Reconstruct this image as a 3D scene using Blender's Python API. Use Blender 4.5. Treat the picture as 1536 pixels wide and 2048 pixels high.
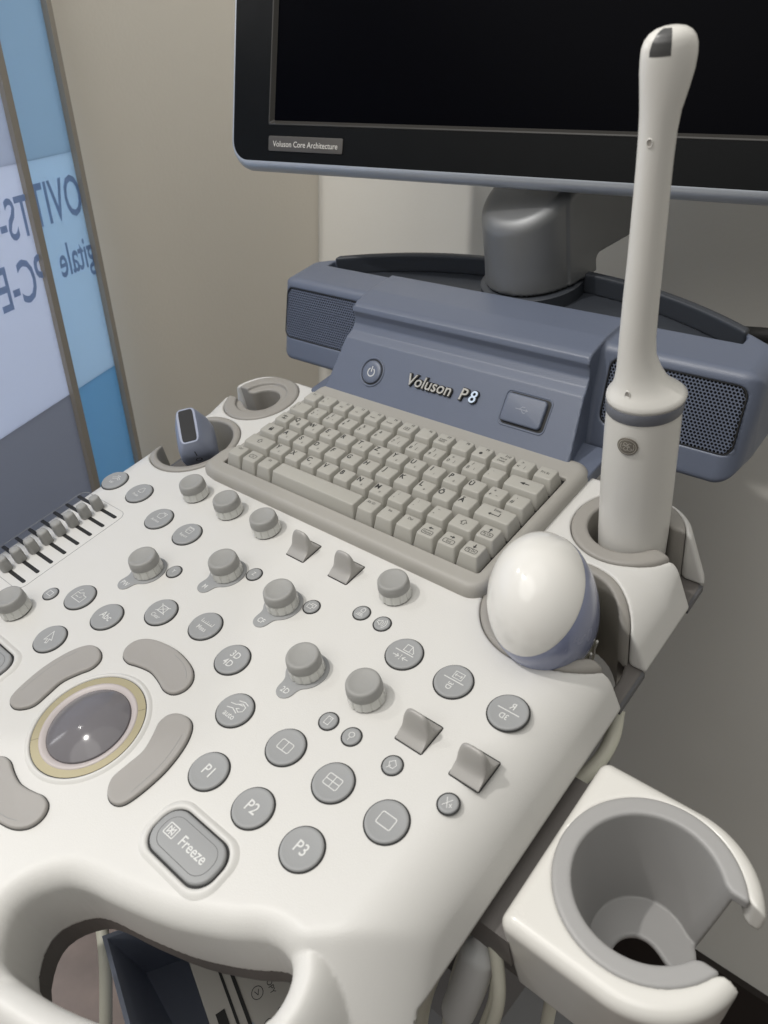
import bpy, math, random
import numpy as np
from mathutils import Vector, Matrix, noise
random.seed(4); rng = np.random.RandomState(4)
for o in list(bpy.data.objects): bpy.data.objects.remove(o)
S = 0.018                                   # one key pitch in metres; geometry is written in key pitches in the panel's frame
TILT = math.atan2(.303, .953)
MT = Matrix.Rotation(TILT, 3, 'X')
OFF = Vector((-6.74*S, 0, 50*S))
def W(p): return (MT @ Vector(p))*S + OFF   # panel frame -> world
def WG(p): return Vector(p)*S + OFF         # level frame (x, forward, up) -> world
sc = bpy.context.scene
C = sc.collection
# ------------------------------------------------------------------ camera
R = np.array([[0.7559024463330697, 0.6343131961793442, -0.16204400877670688], [0.3177302832844381, -0.5718497882316438, -0.7563301440398988], [-0.5724150231358986, 0.5202255173020334, -0.6338031653724678]])
CP = (26.51645299, -20.69825143, 19.02400619)
cam = bpy.data.cameras.new('camera'); co = bpy.data.objects.new('camera', cam); C.objects.link(co)
m = Matrix((tuple(R[0]), tuple(-R[1]), tuple(-R[2]))).transposed()
co.matrix_world = Matrix.Translation(W(CP)) @ (MT @ m).to_4x4()
cam.sensor_fit = 'VERTICAL'; cam.sensor_height = 36; cam.sensor_width = 27; cam.lens = 1537.96/2048*36
cam.clip_start = .01; cam.clip_end = 50
cam.dof.use_dof = True; cam.dof.focus_distance = 31*S; cam.dof.aperture_fstop = 13
sc.camera = co
sc.render.resolution_x = 768; sc.render.resolution_y = 1024
# ------------------------------------------------------------------ light
w = bpy.data.worlds.new('World'); sc.world = w; w.use_nodes = True
wn = w.node_tree.nodes; wl = w.node_tree.links; bgn = wn['Background']; bgn.inputs[1].default_value = 1
tcw = wn.new('ShaderNodeTexCoord'); dp = wn.new('ShaderNodeVectorMath'); dp.operation = 'DOT_PRODUCT'; dp.inputs[1].default_value = (-.38, .28, .88)
wl.new(tcw.outputs['Generated'], dp.inputs[0]); mrw = wn.new('ShaderNodeValToRGB'); mpr = wn.new('ShaderNodeMapRange'); mpr.inputs[1].default_value = -1
wl.new(dp.outputs['Value'], mpr.inputs[0]); wl.new(mpr.outputs[0], mrw.inputs[0]); el = mrw.color_ramp.elements   # room light: bright ceiling, dim floor and right side
el[0].position = .25; el[0].color = (.10, .10, .095, 1); el[1].position = .85; el[1].color = (.53, .535, .53, 1)
e_ = el.new(.5); e_.color = (.26, .26, .245, 1); wl.new(mrw.outputs[0], bgn.inputs[0])
sc.view_settings.view_transform = 'Standard'; sc.view_settings.look = 'None'
sc.view_settings.exposure = 0; sc.view_settings.gamma = 1; sc.view_settings.use_curve_mapping = False
def lamp(name, d, dist, power, size, col=(1, .97, .925), at=(8, -10, 0), spot=None):
    l = bpy.data.lights.new(name, 'SPOT' if spot else 'AREA'); o = bpy.data.objects.new(name, l); C.objects.link(o)
    d = Vector(d).normalized(); p = W(at) + (MT @ d)*dist
    o.location = p; o.rotation_euler = (-(MT @ d)).to_track_quat('-Z', 'Y').to_euler()
    l.energy = power; l.color = col
    if spot: l.shadow_soft_size = size; l.spot_size = math.radians(spot); l.spot_blend = .5
    else: l.shape = 'DISK'; l.size = size
    return o
lamp('ceiling_downlight', (-.27, -.22, .93), 1.9, 54, .026, spot=100)
lamp('ceiling_downlight', (-.60, -.12, .80), 2.2, 17, .035, spot=100)
lamp('added_fill_light', (.25, -.10, .95), 2.4, 10, 2.4, (1, .96, .90), at=(0, 0, 0))  # added overhead fill to lift the walls, not a fixture of the room
lamp('added_fill_light', (.0, -.62, .80), 2.4, 15, 1.8, (1, .97, .93), at=(10, 14, 4))  # second added fill, aimed at the back wall
l = bpy.data.lights.new('next_room_light', 'AREA'); l.energy = 12; l.shape = 'DISK'; l.size = 1.0; l.color = (.97, .98, 1)
o = bpy.data.objects.new('next_room_light', l); C.objects.link(o)      # bright room behind the glass screen at the left
o.location = WG((-52, -22, 12)); o.rotation_euler = (Vector((.92, .40, -.1))).to_track_quat('-Z', 'Y').to_euler()
# ------------------------------------------------------------------ materials
def lin(c): return tuple((v/255/12.92 if v <= 10 else ((v/255+.055)/1.055)**2.4) for v in c)
MATS = {}
def mat(name, col, rough=.5, metal=0, bump=0, bscale=900, var=.03, coat=0, trans=0, spec=.5, mott=6):
    if name in MATS: return MATS[name]
    m = bpy.data.materials.new(name); m.use_nodes = True; nt = m.node_tree; b = nt.nodes['Principled BSDF']
    b.inputs['Base Color'].default_value = (*col, 1); b.inputs['Roughness'].default_value = rough
    b.inputs['Metallic'].default_value = metal; b.inputs['Specular IOR Level'].default_value = spec
    if coat: b.inputs['Coat Weight'].default_value = coat; b.inputs['Coat Roughness'].default_value = .12
    if trans: b.inputs['Transmission Weight'].default_value = trans
    tc = nt.nodes.new('ShaderNodeTexCoord')
    if var:
        n = nt.nodes.new('ShaderNodeTexNoise'); n.inputs['Scale'].default_value = mott; n.inputs['Detail'].default_value = 5
        nt.links.new(tc.outputs['Object'], n.inputs['Vector'])
        mx = nt.nodes.new('ShaderNodeMix'); mx.data_type = 'RGBA'
        mx.inputs[6].default_value = (*[v*(1-var) for v in col], 1); mx.inputs[7].default_value = (*[min(1, v*(1+var)) for v in col], 1)
        nt.links.new(n.outputs['Fac'], mx.inputs[0]); nt.links.new(mx.outputs[2], b.inputs['Base Color'])
        n2 = nt.nodes.new('ShaderNodeTexNoise'); n2.inputs['Scale'].default_value = mott*7; n2.inputs['Detail'].default_value = 3
        nt.links.new(tc.outputs['Object'], n2.inputs['Vector'])
        mr = nt.nodes.new('ShaderNodeMapRange'); mr.inputs[3].default_value = max(0, rough-.06); mr.inputs[4].default_value = min(1, rough+.06)
        nt.links.new(n2.outputs['Fac'], mr.inputs[0]); nt.links.new(mr.outputs[0], b.inputs['Roughness'])
    if bump:
        n = nt.nodes.new('ShaderNodeTexNoise'); n.inputs['Scale'].default_value = bscale; n.inputs['Detail'].default_value = 2
        nt.links.new(tc.outputs['Object'], n.inputs['Vector'])
        bp = nt.nodes.new('ShaderNodeBump'); bp.inputs['Strength'].default_value = bump; bp.inputs['Distance'].default_value = .0004
        nt.links.new(n.outputs['Fac'], bp.inputs['Height']); nt.links.new(bp.outputs[0], b.inputs['Normal'])
    MATS[name] = m; return m
WHITE = mat('white_console_plastic', (.655, .645, .62), .42, bump=.25, bscale=1500, var=.012)
WHITEG = mat('white_gloss_plastic', (.72, .705, .665), .25, var=.01, coat=.3)
LINER = mat('warm_grey_liner_plastic', (.325, .308, .283), .5, bump=.2, bscale=1500)
BEZ = mat('grey_bezel_plastic', (.36, .345, .315), .5, bump=.25, bscale=1500)
KEY = mat('grey_key_plastic', (.405, .393, .355), .5, bump=.25, bscale=1800, var=.02)
BTN = mat('grey_button_rubber', (.31, .315, .318), .5, bump=.2, bscale=1800)
ARC = mat('taupe_button_rubber', (.345, .328, .31), .5, bump=.25, bscale=1800)
PAD = mat('grey_paddle_metallic_plastic', (.37, .358, .34), .38, metal=.1, bump=.3, bscale=2500)
SKIRT = mat('translucent_knob_plastic', (.66, .66, .63), .15, trans=.1, var=.01, coat=.4)
CAP = mat('grey_knob_cap_rubber', (.315, .312, .30), .55, bump=.2, bscale=1500)
INK = mat('black_key_print', (.03, .03, .03), .5, var=0)
WINK = mat('white_button_print', (.68, .68, .67), .45, var=0)
BLUE = mat('slate_blue_housing_plastic', (.122, .142, .195), .38, bump=.3, bscale=1600, var=.02)
DBLUE = mat('dark_tray_plastic', (.035, .04, .05), .5, bump=.2)
DARK = mat('black_gap_plastic', (.012, .012, .012), .6, var=0)
DG = mat('dark_grey_underside_plastic', (.09, .09, .095), .5, bump=.2)
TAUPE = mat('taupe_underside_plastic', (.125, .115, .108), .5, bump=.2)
ARMM = mat('brushed_grey_arm_paint', (.19, .195, .20), .42, metal=.4, bump=.15, bscale=2500)
MBLK = mat('black_monitor_bezel', (.004, .0045, .005), .38, bump=.1, spec=.12)
SCR = mat('black_screen_glass', (.0008, .0009, .002), .3, var=0, spec=.03)
SILV = mat('silver_monitor_rim', (.46, .49, .54), .32, metal=.4)
BADGE = mat('dark_badge_plate', (.07, .065, .06), .35)
LET = mat('silver_letters', (.55, .53, .48), .3, metal=.4, var=0)
LETB = mat('bright_chrome_letter', (.72, .84, 1.0), .25, metal=.2, var=0)
BALL = mat('dark_grey_trackball', (.165, .157, .168), .12, var=0, spec=.4)
GOLD = mat('pale_gold_ring', (.42, .37, .235), .38, metal=.15)
PINKW = mat('pinkish_white_ring', (.52, .47, .46), .4)
PROBE = mat('ivory_probe_plastic', (.72, .705, .665), .3, var=0)
PROBEW = mat('white_probe_dome', (.80, .785, .75), .16, var=.006, coat=.4)
PBLUE = mat('periwinkle_probe_plastic', (.23, .26, .40), .25, coat=.3)
PBLUE2 = mat('light_blue_probe_plastic', (.28, .315, .42), .4)
LENS = mat('dark_grey_lens', (.075, .075, .075), .35)
CREAM = mat('cream_cable_rubber', (.66, .65, .55), .5)
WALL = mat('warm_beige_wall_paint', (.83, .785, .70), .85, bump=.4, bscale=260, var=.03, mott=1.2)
WALL_SHADE = mat('shaded_beige_wall_paint', (.68, .665, .62), .85, bump=.4, bscale=260, var=.04, mott=1.2)  # same wall paint, with the shade behind the monitor put into the colour
# ------------------------------------------------------------------ object helpers
PO = {}
def props(o, label=None, cat=None, group=None, kind=None):
    if label: o['label'] = label
    if cat: o['category'] = cat
    if group: o['group'] = group
    if kind: o['kind'] = kind
def root(name, label, cat, loc=(0, 0, 0), level=False, group=None):
    o = bpy.data.objects.new(name, None); C.objects.link(o); o.empty_display_size = .02
    o.location = WG(loc) if level else W(loc)
    if not level: o.rotation_euler = (TILT, 0, 0)
    PO[o.name] = Vector(loc); props(o, label, cat, group); return o
def mk(name, V, F, m, parent=None, org=None, ang=35, smooth=True, level=False, mi=None, **kw):
    V = np.asarray(V, float)
    if org is None: org = V.mean(0) if len(V) else (0, 0, 0)
    me = bpy.data.meshes.new(name)
    me.from_pydata(((V-np.array(org))*S).tolist(), [], [tuple(int(i) for i in f) for f in F])
    for x in (m if isinstance(m, (list, tuple)) else [m]): me.materials.append(x)
    if mi is not None: me.polygons.foreach_set('material_index', mi)
    if smooth:
        me.shade_smooth()
        if ang < 180: me.set_sharp_from_angle(angle=math.radians(ang))
    me.update()
    o = bpy.data.objects.new(name, me); C.objects.link(o)
    if parent is not None:
        o.parent = parent; o.location = (Vector(org)-PO[parent.name])*S
    else:
        o.location = WG(org) if level else W(org)
        if not level: o.rotation_euler = (TILT, 0, 0)
    PO[o.name] = Vector(org); props(o, **kw); return o
class MB:                                    # collects verts and faces
    def __init__(s): s.V = []; s.F = []; s.M = []
    def add(s, V, F, mi=0):
        n = len(s.V); s.V += [tuple(map(float, v)) for v in V]; s.F += [tuple(i+n for i in f) for f in F]; s.M += [mi]*len(F); return s
    def out(s, name, m, parent=None, **kw): return mk(name, s.V, s.F, m, parent, mi=s.M, **kw)
def lathe(prof, c, n=48):                    # prof: [(r, z)...] bottom to top
    V = []; F = []; t = np.linspace(0, 2*np.pi, n, endpoint=False)
    for r, z in prof: V += [(c[0]+r*math.cos(a), c[1]+r*math.sin(a), c[2]+z) for a in t]
    for i in range(len(prof)-1):
        for j in range(n): F.append((i*n+j, i*n+(j+1) % n, (i+1)*n+(j+1) % n, (i+1)*n+j))
    if prof[-1][0] > 1e-4: F.append(tuple((len(prof)-1)*n+j for j in range(n)))
    if prof[0][0] > 1e-4: F.append(tuple(n-1-j for j in range(n)))
    return V, F
def outline_round(pts, k=8):                 # closed Catmull-Rom through pts
    P = np.array(pts, float); n = len(P); out = []
    for i in range(n):
        a, b, c, d = P[i-1], P[i], P[(i+1) % n], P[(i+2) % n]
        for t in np.arange(k)/k: out.append(.5*((2*b)+(-a+c)*t+(2*a-5*b+4*c-d)*t*t+(-a+3*b-3*c+d)*t**3))
    return np.array(out)
def rrect(cx, cy, hx, hy, r, k=8):
    out = []
    for sx, sy, a0 in ((1, 1, 0), (-1, 1, 90), (-1, -1, 180), (1, -1, 270)):
        for a in np.linspace(a0, a0+90, k+1): out.append((cx+sx*(hx-r)+r*math.cos(math.radians(a)), cy+sy*(hy-r)+r*math.sin(math.radians(a))))
    return np.array(out)
def area(P): return .5*np.sum(P[:, 0]*np.roll(P[:, 1], -1)-np.roll(P[:, 0], -1)*P[:, 1])
def inset(P, d):
    t = np.roll(P, -1, 0)-np.roll(P, 1, 0); t /= np.maximum(np.hypot(t[:, 0], t[:, 1])[:, None], 1e-9)
    return P+np.c_[-t[:, 1], t[:, 0]]*d
def pad(P, z0, z1, b=.06, dish=0):           # raised pad with rounded upper edge
    if area(P) < 0: P = P[::-1]
    rings = [(P, z0), (P, z1-b)]
    for a in (22, 45, 68, 90):
        a = math.radians(a); rings.append((inset(P, b*(1-math.cos(a))), z1-b+b*math.sin(a)))
    if dish: rings.append((inset(P, b+.1), z1-dish))
    V = []; F = []; n = len(P)
    for Q, z in rings: V += [(x, y, z) for x, y in Q]
    for i in range(len(rings)-1):
        for j in range(n): F.append((i*n+j, i*n+(j+1) % n, (i+1)*n+(j+1) % n, (i+1)*n+j))
    F.append(tuple((len(rings)-1)*n+j for j in range(n))); F.append(tuple(n-1-j for j in range(n)))
    return V, F
def ring_pad(Po, Pi, z0, z1):
    n = len(Po); V = [(x, y, z0) for x, y in Po]+[(x, y, z1) for x, y in Po]+[(x, y, z1) for x, y in Pi]+[(x, y, z0) for x, y in Pi]; F = []
    for j in range(n):
        k = (j+1) % n
        for i in range(3): F.append((i*n+j, i*n+k, (i+1)*n+k, (i+1)*n+j))
    return V, F
def box(a, b):
    (x0, y0, z0), (x1, y1, z1) = a, b
    V = [(x0, y0, z0), (x1, y0, z0), (x1, y1, z0), (x0, y1, z0), (x0, y0, z1), (x1, y0, z1), (x1, y1, z1), (x0, y1, z1)]
    return V, [(3, 2, 1, 0), (4, 5, 6, 7), (0, 1, 5, 4), (1, 2, 6, 5), (2, 3, 7, 6), (3, 0, 4, 7)]
def tube(P, r, n=12, closed=False):
    P = np.array(P, float); V = []; F = []; m_ = len(P); up = np.array([0, 0, 1.])
    rr = r if hasattr(r, '__len__') else [r]*m_
    pr = None
    for i in range(m_):
        if closed: t = P[(i+1) % m_]-P[i-1]
        else: t = P[min(i+1, m_-1)]-P[max(i-1, 0)]
        t /= np.linalg.norm(t)
        if pr is None:
            a = np.cross(t, up); a = a if np.linalg.norm(a) > .1 else np.cross(t, [1, 0, 0])
        else: a = pr-t*(pr@t)
        a /= np.linalg.norm(a); pr = a; b = np.cross(t, a)
        for k in range(n):
            q = 2*math.pi*k/n; V.append(P[i]+rr[i]*(math.cos(q)*a+math.sin(q)*b))
    for i in range(m_ if closed else m_-1):
        for k in range(n):
            j = (i+1) % m_
            F.append((i*n+k, i*n+(k+1) % n, j*n+(k+1) % n, j*n+k))
    if not closed: F.append(tuple(range(n))[::-1]); F.append(tuple((m_-1)*n+k for k in range(n)))
    return V, F
def spline(pts, k=10):
    P = np.array(pts, float); P = np.vstack([2*P[0]-P[1], P, 2*P[-1]-P[-2]]); out = []
    for i in range(1, len(P)-2):
        a, b, c, d = P[i-1:i+3]
        for t in np.arange(k)/k: out.append(.5*((2*b)+(-a+c)*t+(2*a-5*b+4*c-d)*t*t+(-a+3*b-3*c+d)*t**3))
    out.append(P[-2]); return np.array(out)
def strokes(polys, w, O, ux=(1, 0, 0), uy=(0, 1, 0)):   # flat ribbons on a surface
    O = np.array(O, float); ux = np.array(ux, float); uy = np.array(uy, float); V = []; F = []
    for k, P in enumerate(polys):
        P = np.array(P, float); closed = len(P) > 2 and np.allclose(P[0], P[-1])
        n = len(P)
        for i in range(n-1):
            a, b = P[i], P[i+1]; t = b-a; L = np.hypot(*t)
            if L < 1e-6: continue
            t /= L; q = np.array([-t[1], t[0]])*w/2; a = a-t*w*.45; b = b+t*w*.45; s = len(V)
            h = np.cross(ux, uy)*(.0006*((i+k*3) % 9))
            for c in (a-q, b-q, b+q, a+q): V.append(O+ux*c[0]+uy*c[1]+h)
            F.append((s, s+1, s+2, s+3))
    return V, F
TC = {}
def text(s, size, O, ux=(1, 0, 0), uy=(0, 1, 0), shear=0, align='CENTER', bold=0, ext=0, sx=.9):
    key = (s, bold, shear, ext)
    if key not in TC:
        cu = bpy.data.curves.new('t', 'FONT'); cu.body = s; cu.size = 1; cu.offset = bold; cu.shear = shear; cu.extrude = ext; cu.resolution_u = 3
        o = bpy.data.objects.new('t', cu); C.objects.link(o); dg = bpy.context.evaluated_depsgraph_get(); dg.update()
        me = bpy.data.meshes.new_from_object(o.evaluated_get(dg))
        TC[key] = ([tuple(v.co) for v in me.vertices], [tuple(p.vertices) for p in me.polygons])
        bpy.data.objects.remove(o); bpy.data.curves.remove(cu); bpy.data.meshes.remove(me)
    V, F = TC[key]; V = np.array(V)
    if not len(V): return [], []
    cx = (V[:, 0].min()+V[:, 0].max())/2 if align == 'CENTER' else 0
    cy = (V[:, 1].min()+V[:, 1].max())/2 if align == 'CENTER' else 0
    ux = np.array(ux, float); uy = np.array(uy, float)
    hz = np.cross(ux, uy)
    P = np.array(O)+(V[:, :1]-cx)*size*sx*ux+(V[:, 1:2]-cy)*size*uy+V[:, 2:3]*size*hz
    return P, F
# ------------------------------------------------------------------ distance fields and surface nets
def rint(a, b, r): return np.minimum(-r, np.maximum(a, b))+np.hypot(np.maximum(r+a, 0), np.maximum(r+b, 0))
def runi(a, b, r): return -rint(-a, -b, r)
def rsub(a, b, r): return rint(a, -b, r)
def rbox2(x, y, cx, cy, hx, hy, r):
    dx = np.abs(x-cx)-hx+r; dy = np.abs(y-cy)-hy+r
    return np.hypot(np.maximum(dx, 0), np.maximum(dy, 0))+np.minimum(np.maximum(dx, dy), 0)-r
def poly2(x, y, P):
    P = np.array(P, float); d = np.full(x.shape, 1e9); s = np.ones(x.shape)
    for i in range(len(P)):
        a, b = P[i], P[i-1]; e = b-a; wx, wy = x-a[0], y-a[1]
        t = np.clip((wx*e[0]+wy*e[1])/(e@e), 0, 1); bx, by = wx-e[0]*t, wy-e[1]*t
        d = np.minimum(d, bx*bx+by*by)
        c1 = y >= a[1]; c2 = y < b[1]; c3 = e[0]*wy > e[1]*wx
        s = np.where((c1 & c2 & c3) | (~c1 & ~c2 & ~c3), -s, s)
    return s*np.sqrt(d)
def pxy(x, y, P): return poly2(x[:, :, 0], y[:, :, 0], P)[:, :, None]+0*x if x.ndim == 3 else poly2(x, y, P)
def pyz(y, z, P): return poly2(y[0], z[0], P)[None]+0*y if y.ndim == 3 else poly2(y, z, P)
def nets(f, lo, hi, h):
    ax = [np.arange(lo[i]-h, hi[i]+2*h, h) for i in range(3)]
    X, Y, Z = np.meshgrid(*ax, indexing='ij', sparse=False)
    v = f(X, Y, Z); n = v.shape
    ins = v < 0
    cn = tuple(k-1 for k in n)
    cnt = np.zeros(cn, np.int8)
    for i in (0, 1):
        for j in (0, 1):
            for k in (0, 1): cnt += ins[i:n[0]-1+i, j:n[1]-1+j, k:n[2]-1+k]
    act = (cnt > 0) & (cnt < 8); idx = -np.ones(cn, np.int64); I = np.argwhere(act); idx[act] = np.arange(len(I))
    P = np.zeros((len(I), 3)); N = np.zeros(len(I))
    offs = [(i, j, k) for i in (0, 1) for j in (0, 1) for k in (0, 1)]
    for a in offs:
        for d in range(3):
            if a[d]: continue
            b = list(a); b[d] = 1
            va = v[I[:, 0]+a[0], I[:, 1]+a[1], I[:, 2]+a[2]]; vb = v[I[:, 0]+b[0], I[:, 1]+b[1], I[:, 2]+b[2]]
            s = (va < 0) != (vb < 0); t = np.where(s, va/np.where(va == vb, 1, va-vb), 0)
            p = np.array(a, float)+np.outer(t, np.eye(3)[d]); P += p*s[:, None]; N += s
    P = (I+P/N[:, None])*h+np.array([ax[0][0], ax[1][0], ax[2][0]])
    for _ in range(3):
        e = h*.15; g = np.stack([(f(P[:, 0]+e*(d == 0), P[:, 1]+e*(d == 1), P[:, 2]+e*(d == 2))-f(P[:, 0]-e*(d == 0), P[:, 1]-e*(d == 1), P[:, 2]-e*(d == 2)))/(2*e) for d in range(3)], 1)
        val = f(P[:, 0], P[:, 1], P[:, 2]); st = -g*(val/np.maximum((g*g).sum(1), .2))[:, None]
        P += np.clip(st, -h*.25, h*.25)
    F = []
    for d in range(3):
        sl = [slice(0, n[k]-1) if k == d else slice(1, n[k]-1) for k in range(3)]
        sl2 = [slice(1, n[k]) if k == d else slice(1, n[k]-1) for k in range(3)]
        A = ins[tuple(sl)]; B = ins[tuple(sl2)]; E = np.argwhere(A != B); flip = A[tuple(E.T)]
        E = E+np.array([0 if k == d else 1 for k in range(3)]); u, w_ = [(1, 2), (2, 0), (0, 1)][d]
        def cell(du, dw):
            Q = E.copy(); Q[:, u] -= du; Q[:, w_] -= dw; return idx[Q[:, 0], Q[:, 1], Q[:, 2]]
        q = np.stack([cell(1, 1), cell(0, 1), cell(0, 0), cell(1, 0)], 1)
        q[~flip] = q[~flip][:, ::-1]; F.append(q)
    return P, np.vstack(F)
def mknets(name, f, lo, hi, h, m, parent=None, ang=40, **kw):
    P, F = nets(f, lo, hi, h); return mk(name, P, F.tolist(), m, parent, org=kw.pop('org', ((lo[0]+hi[0])/2, (lo[1]+hi[1])/2, lo[2])), ang=ang, **kw)
# ------------------------------------------------------------------ room (level frame)
FLOORM = mat('brown_vinyl_floor', (.11, .08, .068), .45, var=.5, mott=22)
def flat(name, a, b, m, label, kind='structure'):
    V, F = box(a, b); return mk(name, V, F, m, smooth=False, level=True, label=label, kind=kind)
flat('floor', (-70, -130, -52), (110, 40, -50), FLOORM, 'brown mottled vinyl floor under the machine')
flat('wall', (-22, 20.5, -49.99), (110, 22.5, 90), WALL_SHADE, 'beige wall with shade put into its colour, behind the monitor and housing')
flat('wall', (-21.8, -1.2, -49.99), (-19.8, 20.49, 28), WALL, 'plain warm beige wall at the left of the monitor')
V, F = box((-19.7, 19.9, -49.95), (110, 20.49, -44))
mk('baseboard', V, F, mat('dark_brown_baseboard', (.02, .015, .013), .4), smooth=False, level=True, label='dark brown baseboard at the foot of the back wall', kind='structure')
# printed translucent screen standing at the left
bp = Vector((-17.48, -.75, 5.75)); c8, s8 = math.cos(.143), math.sin(.143)
e1 = Vector((-.4302, .8966, .1049)); e2 = Vector((-.022, .105, -.994)).cross(Vector((0, 0, 0)))
nB = e1.cross(Vector((-.127, -.0167, .9918))).normalized(); e2 = nB.cross(e1).normalized()
E1 = Vector((-.4302, .8966, .1049)).normalized(); E2 = Vector((-.127, -.0167, .9918)).normalized()
def BPt(u, v, h=0): return tuple(bp+E1*u+E2*v+nB*h)
PNL = root('printed_screen', 'blue and grey printed glass screen with mirrored lettering at the left edge', 'glass screen', tuple(bp), level=True)
def bquad(name, u0, u1, v0, v1, h0, h1, m):
    V = [BPt(u, v, h) for h in (h0, h1) for u, v in ((u0, v0), (u1, v0), (u1, v1), (u0, v1))]
    _, F = box((0, 0, 0), (1, 1, 1)); return mk(name, V, F, m, PNL, smooth=False)
def gl(n, c):                               # printed glass lets light through from the room behind it
    m = gl0(n, c); nt = m.node_tree
    if 'Translucent BSDF' in nt.nodes: return m
    b = nt.nodes['Principled BSDF']; o = nt.nodes['Material Output']; t = nt.nodes.new('ShaderNodeBsdfTranslucent'); x = nt.nodes.new('ShaderNodeMixShader'); x.inputs[0].default_value = .5
    nt.links.new(b.inputs['Base Color'].links[0].from_socket, t.inputs['Color'])
    nt.links.new(b.outputs[0], x.inputs[1]); nt.links.new(t.outputs[0], x.inputs[2]); nt.links.new(x.outputs[0], o.inputs[0]); return m
def gl0(n, c): return mat(n, tuple(v*k_ for v, k_ in zip(lin(c), [min(1.5, .9/max(lin(c)))]*3)), .35, var=.06, mott=2.5, spec=.4)
vb = [-34, -7.8, 4.29, 14]
for (u0, u1), cols in (((-4.1, 0), ((120, 156, 180), (160, 178, 193), (142, 162, 178))), ((-26, -4.7), ((136, 140, 150), (180, 186, 198), (164, 171, 184)))):
    for k in range(3): bquad('glass_band', u0, u1, vb[k]+.004, vb[k+1], -.12, 0, gl('screen_print_%d_%d' % (u0, k), cols[k]))
FRM = mat('bronze_grey_frame', (.34, .31, .27), .45, metal=.1)
bquad('frame_post', -4.66, -4.14, -34, 14, -.2, .25, FRM)
bquad('frame_post', 0.0, .42, -34, 14, -.2, .35, FRM)
TXT = gl('grey_blue_print', (128, 144, 168))
for s_, sz, u, v, a in (('OVIT', 3.0, .1, 1.1, .66), ('TS-·', 2.8, -4.5, .9, .66), ('gitale', 2.4, .2, -1.75, .66), ('PC-E', 3.0, -4.2, -2.2, .66)):
    P, F = text(s_, sz, BPt(u, v, .03), -E1, E2, align='L', sx=a, bold=.012)
    mk('lettering', P, [f[::-1] for f in F], TXT, PNL, smooth=False)
# ------------------------------------------------------------------ the ultrasound machine
M = root('ultrasound_machine', 'white ultrasound console with slate blue speaker housing, keyboard, trackball and black monitor', 'ultrasound machine', (6.74, -8, -3.3))
AX = 6.74
# holders: cx, cy, outer r, inner r, side, slot centre y, slot half width
HOL = {'LA': (-3.45, -4.87, 2.3, 1.93, -1, -4.45, 1.15), 'LB': (-3.42, -.32, 2.02, .97, -1, -.5, .42),
       'RA': (16.95, -5.3, 2.5, 2.12, 1, -5.35, .85), 'RB': (17.15, -.37, 2.03, 1.42, 1, -.33, .62)}
HP = [(3.25, -22.65), (3.15, -21.95), (3.65, -21.2), (4.3, -20.85), (5.5, -20.52), (7.2, -19.95), (8.7, -19.2), (9.6, -18.62), (10.35, -18.55), (10.8, -19.1), (10.8, -20), (9.9, -21.1), (8.4, -22.05), (6.8, -22.75), (5.3, -23.2), (4.1, -23.35)]
HP = outline_round(HP, 3)
def body_top(x, y, z):
    xp = np.abs(x-AX)
    fl = (xp-13.26)*.951+(z+3.3)*.309
    side = rint(rint(fl, y-1.78, 1.8), -y-25.6, 3.0)
    d = (xp-10.85)*.66-(y+17.75)*.75; k = .09
    top = z+1+1.05*k*np.logaddexp(0, d/k)
    rid = z+1.25+1.3*np.maximum(0, pxy(xp, y, HP)-.5)**2
    top = np.where(d > -1, np.minimum(top, rid), top)
    return rint(side, top, np.clip(.3-y*.45, .3, 1.35))
def outer(x, y, H):
    cx, cy, Ro, Ri, s, sy, hw = H
    return runi(np.hypot(x-cx, y-cy)-Ro, np.maximum(np.abs(y-sy)-hw, (cx-x)*s), .2)
def inner(x, y, H):
    cx, cy, Ro, Ri, s, sy, hw = H
    return runi(np.hypot(x-cx, y-cy)-Ri, np.maximum(np.abs(y-sy)-hw, (cx-x)*s), .25)
def body(x, y, z):
    g = pxy(np.abs(x-AX), y, HP)
    dd = np.maximum(0, (np.abs(x-AX)-10.85)*.66-(y+17.75)*.75-1.1)
    f = rint(body_top(x, y, z), -(z+3.3+.5*np.clip(1-g/.6, 0, 1)+dd*.8), .08)
    for H in HOL.values(): f = rsub(f, outer(x, y, H)-.02, .09)
    return rsub(f, g, np.clip(.72+np.minimum(0, z+2.2)*.55, .08, .72))
mknets('console_top', body, (-7, -26, -6.5), (20.5, 2.2, -.8), .082, WHITE, M, ang=180)
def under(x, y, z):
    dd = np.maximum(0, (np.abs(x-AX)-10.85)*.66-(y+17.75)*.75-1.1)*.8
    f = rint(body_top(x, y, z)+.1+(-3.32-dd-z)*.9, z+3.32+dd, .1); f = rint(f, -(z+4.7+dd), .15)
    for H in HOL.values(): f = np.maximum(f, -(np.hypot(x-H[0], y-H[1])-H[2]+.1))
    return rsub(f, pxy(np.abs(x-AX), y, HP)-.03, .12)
mknets('console_underside', under, (-7, -26, -7.2), (20.5, 2.2, -3.3), .085, TAUPE, M, ang=180)
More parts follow.
